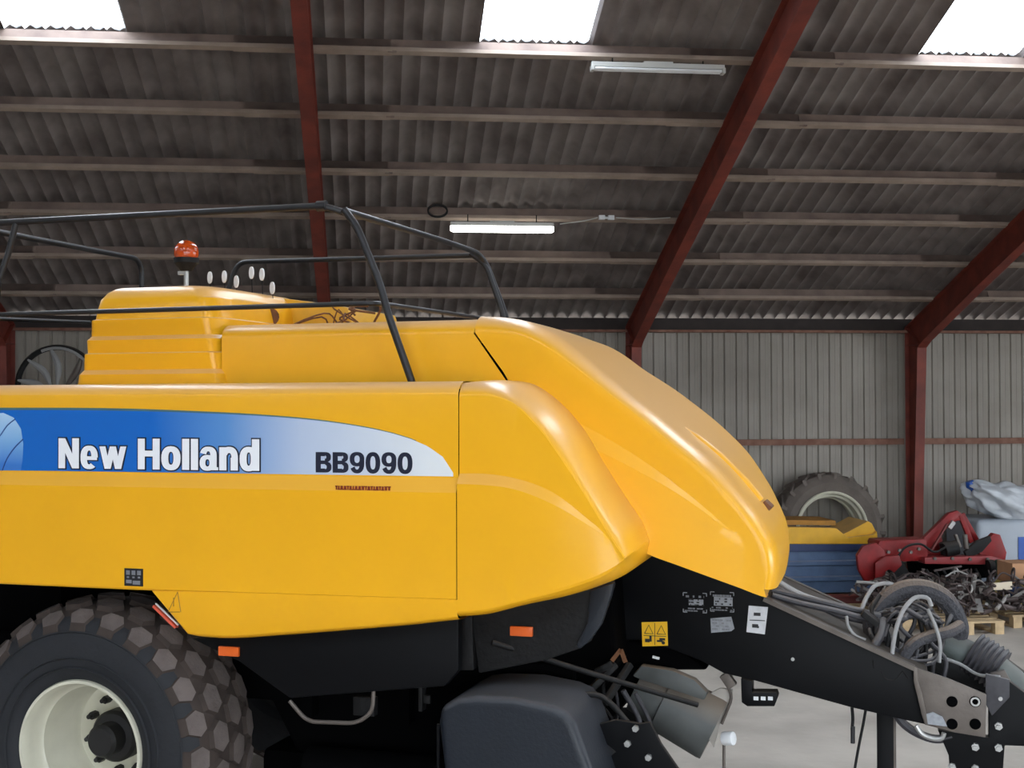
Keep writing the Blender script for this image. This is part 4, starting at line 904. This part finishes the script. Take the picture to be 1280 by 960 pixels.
P = [(4.0519, 1.5, 1.1273), (4.1508, 1.5, 1.1823), (4.163, 1.5, 1.2406), (4.1783, 1.5, 1.192), (4.2482, 1.5, 1.1547), (4.333, 1.5, 1.1063), (4.3868, 1.5, 1.089), (4.3863, 1.5, 1.0319), (4.0911, 1.5, 1.0965)]; mb = MB(); mb.prism([(p[0], p[2]) for p in P], 1.45, 1.48); mb.build('hose_support', 'dark', B, bevel=.004)
hose([(4.1566, 1.3, 1.2206), (4.2398, 1.3, 1.1932), (4.3195, 1.25, 1.1561), (4.4197, 1.2, 1.1604)], .008, 'paleHose', 16, 'support_rod')
# loose plug leads hanging below
hose([(3.7213, 1.15, 0.9784), (3.7247, 1.15, 0.9149), (3.7205, 1.15, 0.8668)], .008, 'dark', 10, 'plug_lead'); mb = MB(); mb.cyl((3.7245, 1.15, 0.883), (3.7239, 1.15, 0.7993), .011, n=10); mb.build('plug', 'ink', B)
hose([(3.7868, 1.15, 0.9668), (3.7748, 1.15, 0.8984), (3.7548, 1.15, 0.7976), (3.7306, 1.15, 0.6566), (3.7141, 1.15, 0.516)], .007, 'dark', 20, 'plug_lead')

# ---- drive shaft with guard cones ahead
a, b = V((4.1124, 1.5, 1.2917)), V((4.372, 1.5, 1.1534)); mb = MB(); mb.tube([a, a.lerp(b, .5), b], [.055, .075, .085], 28); pt = mb.build('drive_shaft_guard', 'pto', B)
a, b = V((4.3031, 1.5, 1.2192)), V((4.438, 1.46, 1.1407)); mb = MB(); k_ = 24
mb.tube([a.lerp(b, i/k_) for i in range(k_+1)], [.108+.007*math.sin(i*PI/2*1.0) for i in range(k_+1)], 30); mb.build('bellows', 'hose', pt, smooth=60)
a, b = V((4.4002, 1.46, 1.1628)), V((4.6554, 1.4, 0.8992)); mb = MB(); mb.tube([a, a.lerp(b, .3), b], [.075, .09, .07], 28); mb.build('shaft_tube', 'pto', pt)
mb = MB(); P = [(4.3821, 1.3, 1.1536), (4.4492, 1.3, 1.1732), (4.5074, 1.3, 1.0663), (4.4921, 1.3, 1.0024), (4.4478, 1.3, 1.0074), (4.4036, 1.3, 1.052)]; mb.prism([(p[0], p[2]) for p in P], 1.3, 1.34); mb.build('shaft_fork', 'steel', pt, bevel=.006)
# far side guard and pickup mass so the underside reads solid
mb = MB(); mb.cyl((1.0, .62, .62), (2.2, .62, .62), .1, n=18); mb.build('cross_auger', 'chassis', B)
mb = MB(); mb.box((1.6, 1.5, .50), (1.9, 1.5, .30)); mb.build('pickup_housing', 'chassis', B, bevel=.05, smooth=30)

# =================================================================== THINGS ALONG THE BACK WALL
def tyre_mesh(R_, w_, r_in, lugs, lean, c, name, label, rimmat='cream'):
    t = thing(name, label, 'tyre', (c[0], c[1], 0))
    cc = (0, 0, R_)
    mb = MB(); mb.lathe([(r_in, .02), (r_in+.05, 0), ((R_+r_in)/2, -.03), (R_-.07, .01), (R_-.025, .06), (R_-.02, w_/2), (R_-.025, w_-.06), (R_-.07, w_-.01), ((R_+r_in)/2, w_+.03), (r_in+.05, w_), (r_in, w_-.02)], cc, 'Y', 72, close=True)
    for i in range(lugs):
        for s in (0, 1):
            a = 2*PI*(i+s*.5)/lugs; p0 = (R_-.03)*1.0
            ya, yb = (w_*.52, .005) if s == 0 else (w_*.48, w_-.005)
            da = .22
            def pt(r, a_, y): return (r*math.cos(a_), y, R_+r*math.sin(a_))
            h = .032
            q = [pt(R_-.03, a-h, ya), pt(R_-.03, a+h, ya), pt(R_-.03, a+da+h, yb), pt(R_-.03, a+da-h, yb), pt(R_+.022, a-h*.8, ya), pt(R_+.022, a+h*.8, ya), pt(R_+.012, a+da+h*.8, yb), pt(R_+.012, a+da-h*.8, yb), pt(R_-.12, a+da+h, yb), pt(R_-.12, a+da-h, yb)]
            mb.add(q, [(0, 1, 5, 4), (4, 5, 6, 7), (1, 2, 6, 5), (0, 4, 7, 3), (3, 7, 6, 2), (3, 2, 8, 9)])
    mb.build('tyre', 'oldtyre', t, smooth=30)
    if rimmat:
        mb = MB(); mb.lathe([(r_in+.015, -.01), (r_in, -.022), (r_in-.02, -.01), (r_in-.03, .05), (r_in-.06, .07), (r_in-.065, w_*.45), (r_in-.085, w_*.5), (r_in-.065, w_*.55), (r_in-.06, w_-.07), (r_in-.03, w_-.05), (r_in, w_+.01), (r_in+.012, w_*.5)], cc, 'Y', 64, close=True); mb.build('rim', rimmat, t)
    t.rotation_euler = (lean, 0, 0)
    return t
c = (6.3723, 17, 0.1472)
tyre_mesh(.765, .50, .50, 20, -.06, (c[0], 17.08), 'tractor_tyre', 'large worn tractor tyre with cream rim leaning on the grey back wall')

# ---- blue ribbed hopper with a yellow folding lid
Yb = 15.9
x0 = (5.0419, 15.9, 0.4994)[0]; x1 = (6.4736, 15.9, 0.4753)[0]; zt = (5.9099, 15.9, 0.7102)[2]; zb = .07
t = thing('ribbed_hopper', 'blue ribbed steel hopper with yellow lid in front of the large tyre', 'hopper', ((x0+x1)/2, Yb+.4, 0))
cx = (x0+x1)/2; w2 = (x1-x0)/2
def loc(o, t=t): o.location = [-a for a in t.location]; return o
mb = MB(); prof = []
zz = [zb, zb+.14, zb+.155, zb+.20, zb+.215, zb+.34, zb+.355, zb+.40, zb+.415, zt-.02, zt]
yy = [0, 0, -.03, -.03, 0, 0, -.03, -.03, 0, 0, 0]
mb.grid([[(x0, Yb+.8, z), (x0, Yb+y, z), (x1, Yb+y, z), (x1, Yb+.8, z), (x0, Yb+.8, z)] for z, y in zip(zz, yy)])
mb.add([(x0, Yb, zb), (x1, Yb, zb), (x1, Yb+.8, zb), (x0, Yb+.8, zb), (x0, Yb, zt-.05), (x1, Yb, zt-.05), (x1, Yb+.8, zt-.05), (x0, Yb+.8, zt-.05)], [(0, 3, 2, 1), (4, 5, 6, 7)])
loc(mb.build('body', 'bluebin', t, smooth=0))
mb = MB(); mb.box((cx, Yb-.012, zt-.05), (x1-x0+.01, .03, .12)); loc(mb.build('top_band', 'bluedark', t, smooth=0, bevel=.004))
for x in (x0+.15, x1-.15):
    for y in (Yb+.1, Yb+.7):
        mb = MB(); mb.box((x, y, zb/2), (.08, .08, zb)); loc(mb.build('leg', 'dark', t, smooth=0))
P = [(4.9513, 15.87, 0.9314), (5.9532, 15.87, 0.897), (6.1117, 15.87, 0.7718), (6.4533, 15.87, 0.8078), (6.4964, 15.87, 0.8483), (6.4951, 15.87, 0.6839), (4.9499, 15.87, 0.7078)]
mb = MB(); mb.prism([(p[0], p[2]) for p in P], Yb-.04, Yb+.1); loc(mb.build('lid_front', 'yellow2', t, smooth=0, bevel=.01))
P = [(5.9503, 15.95, 0.766), (6.1431, 15.95, 0.8455), (6.4013, 15.95, 0.9759), (6.4548, 15.95, 0.9442), (6.5289, 15.95, 0.7986), (6.528, 15.95, 0.6954), (5.9497, 15.95, 0.694)]
mb = MB(); mb.prism([(p[0], p[2]) for p in P], Yb+.02, Yb+.7); loc(mb.build('lid_flap', 'yellow2', t, smooth=0, bevel=.012))
P = [(4.9924, 16, 1.0006), (6.0026, 16, 0.9768), (6.0129, 16, 0.9147), (4.992, 16, 0.9391)]
mb = MB(); mb.prism([(p[0], p[2]) for p in P], Yb+.12, Yb+.75); loc(mb.build('lid_panel', mat('brown_yellow_board', (176, 122, 40), .7, var=.3), t, smooth=0))

# dark red beam lying on the floor in front of the hopper
t = thing('steel_beam', 'dark red steel beam on blocks on the floor before the blue hopper', 'beam', (5.6295, 14.6359, 0))
q = (5.6295, 14.6359, 0)
a = (5.3381, 14.6359, 0.2887); b = (5.9462, 14.6359, 0.2769)
mb = MB()
for z, h in ((.0, .014), (.125, .014)): mb.box(((a[0]+b[0])/2, q[1], .10+z), (b[0]-a[0], .14, h))
mb.box(((a[0]+b[0])/2, q[1], .16), (b[0]-a[0], .012, .12)); o = mb.build('beam', 'darkred', t, smooth=0); o.location = [-v for v in t.location]
for x in (a[0]+.1, b[0]-.12):
    mb = MB(); mb.box((x, q[1], .047), (.10, .2, .093)); o = mb.build('block', 'rusty', t, smooth=0, bevel=.006); o.location = [-v for v in t.location]

# ---- red three point implement
Yi = 15.0
g0 = (6.7873, 15, 0.5784)
t = thing('tillage_implement', 'red tractor tillage implement with a raised headstock beside the steel post', 'implement', (g0[0], Yi, 0))
def P2(s, y0, y1, name, m, bev=.01, sm=30):
    mb = MB(); mb.prism([(p[0], p[2]) for p in s], y0, y1); o = mb.build(name, m, t, bevel=bev, smooth=sm); o.location = [-v for v in t.location]; return o
def put(o): o.location = [-v for v in t.location]; return o
P2([(6.1593, 15, 0.7832), (6.1798, 15, 0.8217), (6.7692, 15, 0.8323), (6.7873, 15, 0.5784), (6.4818, 15, 0.5641), (6.1782, 15, 0.6275)], 15.0, 15.35, 'main_beam', 'red')
P2([(5.8551, 14.9, 0.4907), (5.8365, 14.9, 0.6642), (5.9175, 14.9, 0.7784), (6.0782, 14.9, 0.8145), (6.1779, 14.9, 0.7165), (6.2167, 14.9, 0.5422), (6.1752, 14.9, 0.3886), (6.074, 14.9, 0.2942), (5.9539, 14.9, 0.3157)], 14.86, 14.93, 'side_plate', 'red')
P2([(6.0354, 14.8, 0.5769), (6.1558, 14.8, 0.6515), (6.3359, 14.8, 0.6677), (6.375, 14.8, 0.5519), (6.2741, 14.8, 0.4577), (6.2144, 14.8, 0.4972), (6.1342, 14.8, 0.4603), (6.0929, 14.8, 0.2887), (6.0331, 14.8, 0.2898)], 14.80, 14.84, 'carrier_arm', 'red')
P2([(6.648, 15.1, 0.5687), (6.629, 15.1, 0.7455), (6.732, 15.1, 0.8028), (7.1053, 15.1, 1.1416), (7.2088, 15.1, 1.1698), (7.2705, 15.1, 1.1296), (7.2697, 15.1, 1.0508), (7.1663, 15.1, 1.0324), (6.8963, 15.1, 0.8003), (6.8124, 15.1, 0.6052)], 15.08, 15.16, 'headstock', 'red')
P2([(6.8836, 15.3, 0.7793), (7.0512, 15.3, 0.8963), (7.1124, 15.3, 0.736), (7.132, 15.3, 0.5962), (6.9026, 15.3, 0.5801)], 15.25, 15.5, 'headstock_brace', 'red')
mb = MB(); mb.beam((7.2497, 15.1, 1.12), (7.3913, 15.1, 0.773), .05, .06); mb.beam((7.3668, 15.3, 1.1114), (7.5732, 15.3, 0.7489), .05, .06); put(mb.build('top_link', 'red', t, bevel=.008))
mb = MB(); mb.beam((7.1474, 15.02, 0.8832), (7.2076, 15.02, 0.7256), .05, .03); mb.cyl((7.2611, 15, 0.8836), (7.28, 15, 0.7071), .03); put(mb.build('link_arm', 'steel', t, bevel=.004))
mb = MB(); mb.cyl((6.9927, 15, 0.6922), (7.157, 15, 0.7286), .09, n=20); mb.cyl((7.058, 15.05, 0.7835), (7.0773, 15.05, 0.6459), .1, n=20); put(mb.build('gearbox', 'dark', t))
P2([(6.7018, 14.9, 0.621), (7.5579, 14.9, 0.6262), (7.7217, 14.9, 0.5748), (7.7211, 14.9, 0.5163), (6.7012, 14.9, 0.5435)], 14.9, 15.1, 'cross_tube', mat('faded_red_paint', (150, 48, 50), .5, var=.2))
P2([(7.4731, 15.1, 0.6534), (7.5155, 15.1, 0.7514), (7.6621, 15.1, 0.8874), (7.7452, 15.1, 0.8665), (7.8263, 15.1, 0.6477), (7.8043, 15.1, 0.5295), (7.5134, 15.1, 0.5344)], 15.05, 15.14, 'end_plate', 'red')
for px_ in [(6.2297, 14.88, 0.6987), (6.3707, 14.88, 0.7157), (6.5116, 14.88, 0.6941), (6.6129, 14.88, 0.7311), (6.8142, 14.88, 0.6118), (7.0375, 14.88, 0.6081), (7.2613, 14.88, 0.5946), (7.486, 14.88, 0.5909)]:
    mb = MB(); mb.cyl(px_, V(px_)-V((0, .025, 0)), .022, n=6); put(mb.build('bolt', 'steel', t, smooth=30))
mb = MB(); mb.tube(crspline([V(p) for p in [(6.3209, 14.86, 0.6032), (6.4429, 14.86, 0.7554), (6.6247, 14.86, 0.7911), (6.826, 14.86, 0.6913), (6.9481, 14.86, 0.7474)]], 20), .014, 8); put(mb.build('oil_hose', 'dark', t))
mb = MB(); mb.beam((6.8279, 15.02, 0.673), (7.0459, 15.02, 1.012), .03, .02); put(mb.build('brace_rib', 'darkred', t))
mb = MB(); mb.beam((7.0848, 15.06, 0.9587), (7.1473, 15.06, 1.0363), .05, .05); put(mb.build('pin_block', 'scraplight', t))
P2([(7.2494, 14.98, 0.6708), (7.415, 14.98, 0.8051), (7.5803, 14.98, 0.8614), (7.6003, 14.98, 0.8023), (7.4754, 14.98, 0.6671), (7.2897, 14.98, 0.5919)], 14.98, 15.04, 'end_guard', 'dark')
P2([(6.7295, 15.1, 0.5085), (7.7623, 15.1, 0.4907), (7.74, 15.1, 0.3331), (7.5114, 15.1, 0.3176), (6.7486, 15.1, 0.3513)], 15.15, 15.5, 'tine_bar', 'chassis')
rnd = random.Random(9)
for i in range(9):
    px = 1158+i*11
    a = V((6.7659, 15, 0.4618))+V((.104*i, 0, 0)); mb = MB(); mb.tube(crspline([a, a+V((.03, -.06, -.10)), a+V((-.03, -.12, -.22)), a+V((.02, -.16, -.42))], 14), [.018]*6+[.016]*4+[.012]*4, 8); put(mb.build('tine', 'dark', t))
for i in range(4):
    a = V((6.1967, 14.9, 0.5618))+V((.07*i, .02*i, 0)); mb = MB(); mb.beam(a, a+V((.24, 0, -.34)), .035, .05); put(mb.build('coulter_arm', 'dark', t))
for x in (0, .12):
    a = V((7.4699, 14.85, 0.488))+V((x, 0, 0)); mb = MB(); mb.cyl(a, a+V((.07, 0, 0)), .10, n=18); put(mb.build('roller_disc', 'teal' if x else 'dark', t, smooth=30))
mb = MB(); mb.box((g0[0]-.55, 15.2, .30), (.06, .06, .60)); put(mb.build('stand_leg', 'darkred', t)); mb = MB(); mb.box((g0[0]+.62, 15.3, .30), (.06, .06, .60)); put(mb.build('stand_leg', 'darkred', t))

# ---- pallets and the scrap on them
def pallet(c, rz, label):
    t = thing('wooden_pallet', label, 'pallet', c, rz, )
    for i in range(7):
        mb = MB(); mb.box((0, -.54+i*.18, .133), (.80, .115, .022)); mb.build('deck_board', 'wood', t, smooth=0)
    for x in (-.34, 0, .34):
        mb = MB(); mb.box((x, 0, .011), (.1, 1.2, .022)); mb.build('bottom_board', 'wood', t, smooth=0)
        mb = MB(); mb.box((x, 0, .111), (.1, 1.2, .022)); mb.build('stringer_board', 'wood', t, smooth=0)
        for y in (-.55, 0, .55):
            mb = MB(); mb.box((x, y, .061), (.1, .1, .078)); mb.build('block', 'wood', t, smooth=0)
    return t
q = (6.8615, 13.1502, 0)
pallet((q[0]-.44, q[1]+.62, 0), 0, 'pale wooden pallet carrying the dark scrap in front of the implement')
pallet((q[0]-1.40, q[1]+.80, 0), .0, 'pale wooden pallet half hidden behind the coiled hoses')
pallet((q[0]+.62, q[1]+.95, 0), .0, 'pale wooden pallet at the right edge under more scrap')
rnd = random.Random(31)
mb = MB(); mats = 0
for i in range(420):
    x = rnd.uniform(-1.02, 1.25); y = rnd.uniform(-.5, .45); hmax = .46*(1-abs(y)*1.0)*(1-.2*abs(x)); z = .19+rnd.random()**1.2*hmax
    if x > .55 and y > -.05: y = -.05-abs(y)*.8
    c = V((q[0]-.30+x, q[1]+.72+y, z)); d = V((rnd.uniform(-1, 1), rnd.uniform(-1, 1), rnd.uniform(-.35, .35))).normalized(); L = rnd.uniform(.05, .20); mi = 1 if rnd.random() < .22 else 0
    c.z = max(c.z, .20+abs(d.z)*L)
    k_ = rnd.random()
    if k_ < .4: mb.cyl(c-d*L, c+d*L, rnd.uniform(.008, .03), n=8, mi=mi)
    elif k_ < .7: mb.beam(c-d*L, c+d*L, rnd.uniform(.02, .08), rnd.uniform(.006, .03), mi=mi)
    elif k_ < .85:
        r = rnd.uniform(.03, .08); n_ = d.orthogonal().normalized(); m_ = d.cross(n_); mb.tube([c+(n_*math.cos(a*PI/8)+m_*math.sin(a*PI/8))*r for a in range(16)], .012, 6, closed=True, mi=mi)
    else: mb.tube(crspline([c-d*L, c+V((0, 0, rnd.uniform(.03, .10))), c+d*L], 8), .010, 6, mi=mi)
o = mb.build('scrap_metal', ['scrap', 'scraplight'], None, smooth=40, weld=False); tag(o, 'heap of dark scrap machine parts piled on the pallets', 'scrap', None, 'stuff')
def placed(name, mb, m, label, cat, **kw):
    o = mb.build(name, m, None, **kw); c = [sum(v.co[i] for v in o.data.vertices)/len(o.data.vertices) for i in range(2)]; zmin = min(v.co.z for v in o.data.vertices)
    for v in o.data.vertices: v.co.x -= c[0]; v.co.y -= c[1]; v.co.z -= zmin
    o.location = (c[0], c[1], zmin); return tag(o, label, cat)
a = (6.4894, 13.6502, 0.3549); mb = MB(); mb.box(V(a)-V((.03, 0, .0)), (.04, .05, .26), ry=.12); mb.box(V(a)+V((.045, 0, 0)), (.04, .05, .26), ry=-.03); mb.box(V(a)+V((.0, 0, -.11)), (.13, .05, .04)); placed('steel_fork', mb, 'scraplight', 'pale steel fork standing upright in the scrap heap', 'fork', smooth=0)
a = V((7.0055, 13.6502, 0.4607)); mb = MB(); mb.add([a+V(p) for p in ((-.12, -.05, .03), (.10, -.1, .05), (.14, .12, -.02), (-.07, .14, -.06), (-.12, -.05, .024), (.10, -.1, .044), (.14, .12, -.026), (-.07, .14, -.066))], [(0, 1, 2, 3), (7, 6, 5, 4), (0, 4, 5, 1), (1, 5, 6, 2), (2, 6, 7, 3), (3, 7, 4, 0)]); mb.add([a+V(p) for p in ((-.12, -.05, .03), (.10, -.1, .05), (.10, -.1, -.04), (-.10, -.05, -.05))], [(0, 1, 2, 3)])
placed('cream_carton', mb, 'paper', 'small open cream carton lying on the scrap heap', 'carton', smooth=0)
a = V((7.1834, 13.6502, 0.3679)); mb = MB(); mb.cyl(a-V((0, 0, .08)), a+V((0, 0, .07)), .055, n=20); placed('blue_can', mb, 'bluedark', 'small dark blue can on the scrap heap near the right edge', 'can')
# cardboard boxes at the right edge
a = V((7.5393, 14.1, 0.5171)); mb = MB(); mb.box(a+V((.08, .2, 0)), (.42, .36, .23)); mb.box(a+V((.08, .2, .116)), (.42, .05, .004))
placed('cardboard_box', mb, 'card', 'brown cardboard box on the stack at the right edge', 'box', smooth=0, bevel=.004)
h_ = a.z-.118; mb = MB(); mb.box((a.x+.12, a.y+.22, h_-.10), (.52, .42, .19)); mb.box((a.x+.12, a.y+.22, (h_-.2+.147)/2), (.48, .38, h_-.2-.147)); placed('storage_crate', mb, mat('straw_yellow_crate', (196, 176, 96), .7, var=.2), 'dull yellow crate under the cardboard box', 'crate', smooth=0, bevel=.006)
# ---- milky tank with a plastic bag on top
Yt = 16.6
x0 = (8.2185, 16.6, 0.7953)[0]; x1 = x0+1.05; zt = (8.5393, 16.6, 0.8995)[2]
t = thing('liquid_tank', 'milky white plastic tank with blue sign by the wall', 'tank', (x0+.5, Yt+.5, 0)); L0 = [-v for v in t.location]
mb = MB(); mb.box(((x0+x1)/2, Yt+.5, zt/2+.06), (x1-x0, 1.0, zt-.12)); o = mb.build('tank_body', 'tub', t, bevel=.09, seg=4); o.location = L0
mb = MB(); mb.box(((x0+x1)/2, Yt+.5, .06), (x1-x0, 1.0, .12)); o = mb.build('base_tray', 'greypanel', t, bevel=.01, smooth=0); o.location = L0
a = (8.8342, 16.58, 0.4949); mb = MB(); mb.box((a[0]+.12, Yt-.008, a[2]), (.32, .012, .34)); o = mb.build('blue_sign', 'bluefilm', t, smooth=0); o.location = L0
bm = bmesh.new(); bmesh.ops.create_icosphere(bm, subdivisions=5, radius=1)
ca = V((8.7197, 16.9, 1.147))
for v in bm.verts:
    p = v.co.copy(); n1 = noise.noise(p*1.7)*.32+noise.noise(p*4.1+Vector((3, 1, 2)))*.14+abs(noise.noise(p*7))*.10
    d = 1+n1; v.co = Vector((p.x*.52*d-.10*max(0, -p.x), p.y*.36*d, p.z*.25*d+(.24*max(0, -p.x)**1.5-.03*max(0, p.x))))
zmin = min(v.co.z for v in bm.verts)
for v in bm.verts:
    if v.co.z < -.20: v.co.z = -.20
me = bpy.data.meshes.new('plastic_bag'); bm.to_mesh(me); bm.free(); me.materials.append(M['bag'])
for p in me.polygons: p.use_smooth = True
o = bpy.data.objects.new('plastic_bag', me); C.objects.link(o); o.location = (ca.x+.14, ca.y, zt+.20); tag(o, 'crumpled white plastic bag lying on the milky tank', 'bag')
mb = MB(); a = V((8.2553, 16.85, 1.3654)); mb.tube([a+V(p) for p in ((-.03, 0, .05), (-.01, 0, .0), (.03, 0, -.03), (.10, 0, -.08))], [.05, .07, .06, .10], 14); k_ = mb.build('bag_end', 'bluefilm', o); k_.location = [-v for v in o.location]

# ---- far left: hoop reel seen over the baler
cH = V((-3.7839, 16.2, 2.7437)); rH = .47
t = thing('hose_reel', 'black hoop reel with pale curved arms beyond the baler at left', 'reel', (cH.x, cH.y, 0)); L0 = [-v for v in t.location]
mb = MB(); mb.tube([cH+V((rH*math.cos(a*PI/24), 0, rH*math.sin(a*PI/24))) for a in range(48)], .035, 10, closed=True); o = mb.build('hoop', 'dark', t); o.location = L0
mb = MB(); mb.tube([cH+V((rH*.93*math.cos(a*PI/30), -.06, rH*.93*math.sin(a*PI/30)+.02)) for a in range(2, 20)], .018, 8); o = mb.build('pale_rim', 'paleHose', t); o.location = L0
for a in (1.75, 2.4, .9, 3.0):
    p = cH+V((rH*math.cos(a), -.03, rH*math.sin(a))); mb = MB(); mb.tube(crspline([p, p.lerp(cH, .4)+V((.06, 0, -.03)), p.lerp(cH, .75)+V((.02, -.02, -.12))], 12), [.012+.03*math.sin(PI*i/11) for i in range(12)], 8); o = mb.build('curved_arm', 'paleHose' if a != .9 else 'steel', t); o.location = L0
mb = MB(); mb.box(cH+V((.0, .06, -.30)), (.52, .10, .55)); o = mb.build('panel', 'greypanel', t, bevel=.02); o.location = L0
mb = MB(); mb.box((cH.x, cH.y+.06, (cH.z-.5)/2), (.14, .14, cH.z-.5)); mb.box((cH.x, cH.y+.06, .02), (.7, .7, .04)); o = mb.build('stand', 'dark', t); o.location = L0

# ---- lamps under the purlins
def strip(x0, x1, y, z, lit, label):
    t = thing('strip_light', label, 'light', ((x0+x1)/2, y, z)); L = x1-x0
    mb = MB(); mb.box((0, 0, .03), (L, .07, .045)); mb.box((0, .0, .055), (.28, .05, .03)); mb.build('housing', 'lampwhite', t, bevel=.004, smooth=0)
    if lit:
        mb = MB(); mb.tube([(-L/2+.0, 0, -.02), (-L/2+.03, 0, -.02), (L/2-.03, 0, -.02), (L/2, 0, -.02)], [.03, .045, .045, .03], 16); mb.build('diffuser', 'glow', t)
    else:
        for s in (-.03, .03):
            mb = MB(); mb.cyl((-L/2+.03, s, -.01), (L/2-.03, s, -.01), .014, n=12); mb.build('tube', 'white', t)
        for s in (-1, 1):
            mb = MB(); mb.box((s*(L/2-.01), 0, -.005), (.03, .10, .05)); mb.build('end_cap', 'lampwhite', t, bevel=.003)
    return t
def hangers(x0, x1, y, z, t):
    for x in (x0+.2, x1-.2):
        mb = MB(); mb.cyl((x, y, z+.05), (x, y, z+.14), .006, n=8); o = mb.build('hanger', 'dark', t); o.location = [-v for v in t.location]
a = (0.9345, 14.6, 4.5338); b = (2.1269, 14.6, 4.5484); t = strip(a[0], b[0], 14.6, a[2], True, 'lit fluorescent strip light hanging from a roof purlin'); hangers(a[0], b[0], 14.6, a[2], t)
a = (2.0645, 11.75, 5.6127); b = (3.3284, 11.75, 5.6378); t = strip(a[0], b[0], 11.70, (a[2]+b[2])/2, False, 'unlit twin tube strip light beside the red rafter under a roof light'); hangers(a[0], b[0], 11.70, a[2], t)
mb = MB()
a = V((2.7553, 14.65, 4.6656)); mb.box(a-V((.055, 0, 0)), (.07, .05, .05)); mb.box(a+V((.055, 0, 0)), (.07, .05, .05)); mb.cyl(a-V((.06, 0, 0)), a+V((.06, 0, 0)), .014, n=8)
o = placed('cable_connector', mb, 'white', 'small white cable connector under the purlin right of the lit lamp', 'connector', smooth=30)
c = V((0.7918, 14.66, 4.7152)); mb = MB()
for i in range(3): mb.tube([c+V((.11*math.cos(a*PI/12), -.01+.012*i, .07*math.sin(a*PI/12)+.006*i)) for a in range(24)], .010, 6, closed=True)
placed('cable_coil', mb, 'dark', 'black coil of cable hung on the purlin left of the lit lamp', 'coil', smooth=40)
mb = MB(); P = [V((2.2017, 14.6, 4.5771)), V((2.5836, 14.64, 4.6433)), V((2.6514, 14.65, 4.6643))]; mb.tube(crspline(P, 12), .006, 6); mb.tube(crspline([V((2.8688, 14.65, 4.6671)), V((3.1597, 14.68, 4.6565)), V((3.5275, 14.7, 4.6829))], 12), .006, 6)
placed('power_cable', mb, 'lampwhite', 'thin power cable running along the purlin from the lit lamp', 'cable')

# front wall beside the wide open doorway behind the camera
k_ = 1
for xa, xb in ((X0, -4.76), (11.95, X1)):
    mb = MB(); mb.box(((xa+xb)/2, 2*RIDGE-17.9, 1.85), (xb-xa, .05, 3.7)); tag(mb.build('wall_front', 'wall', smooth=0), kind='structure')
# =================================================================== LIGHT
w = bpy.data.worlds.new('daylight'); S.world = w; w.use_nodes = True
nt = w.node_tree; bg = nt.nodes['Background']; bg.inputs['Color'].default_value = (.86, .93, 1, 1); bg.inputs['Strength'].default_value = 11.0
# sampling portals in the openings: the open front of the shed and the roof lights (they guide the sky's light, emit nothing of their own)
def portal(loc, rot, sx, sy):
    l = bpy.data.lights.new('portal', 'AREA'); l.shape = 'RECTANGLE'; l.size = sx; l.size_y = sy; l.cycles.is_portal = True
    o = bpy.data.objects.new('daylight_portal', l); C.objects.link(o); o.location = loc; o.rotation_euler = rot
DX0, DX1 = -4.76, 11.95
portal(((DX0+DX1)/2, 2*RIDGE-17.9, 1.75), (PI/2, 0, 0), DX1-DX0, 3.45)
portal((X1+.05, 5.5, 2.0), (0, PI/2, 0), 4.0, 8.0)
for a in lip:
    for s_ in (1, -1):
        y = 9.75 if s_ > 0 else 2*RIDGE-9.75
        portal((a+.515, y, roofz(9.75)+.06), (-s_*math.radians(19.5), 0, 0), 1.02, 4.3)
S.cycles.use_denoising = True
S.cycles.max_bounces = 8; S.cycles.transparent_max_bounces = 12
S.cycles.sample_clamp_indirect = 8
vs_ = S.view_settings; vs_.view_transform = 'Standard'; vs_.look = 'None'; vs_.gamma = 1; vs_.use_curve_mapping = False; vs_.exposure = 0.0
cam = bpy.data.cameras.new('camera'); co = bpy.data.objects.new('camera', cam); C.objects.link(co)
cam.sensor_width = 36; cam.lens = 45; cam.clip_start = .05; cam.clip_end = 300
ph = math.atan(25/1600); th = math.radians(6.4)
co.matrix_world = Matrix.Translation((0, 0, 2.5)) @ Matrix.Rotation(-th, 4, 'Z') @ Matrix.Rotation(PI/2+ph, 4, 'X') @ Matrix.Rotation(.0033, 4, 'Z').inverted()
S.camera = co
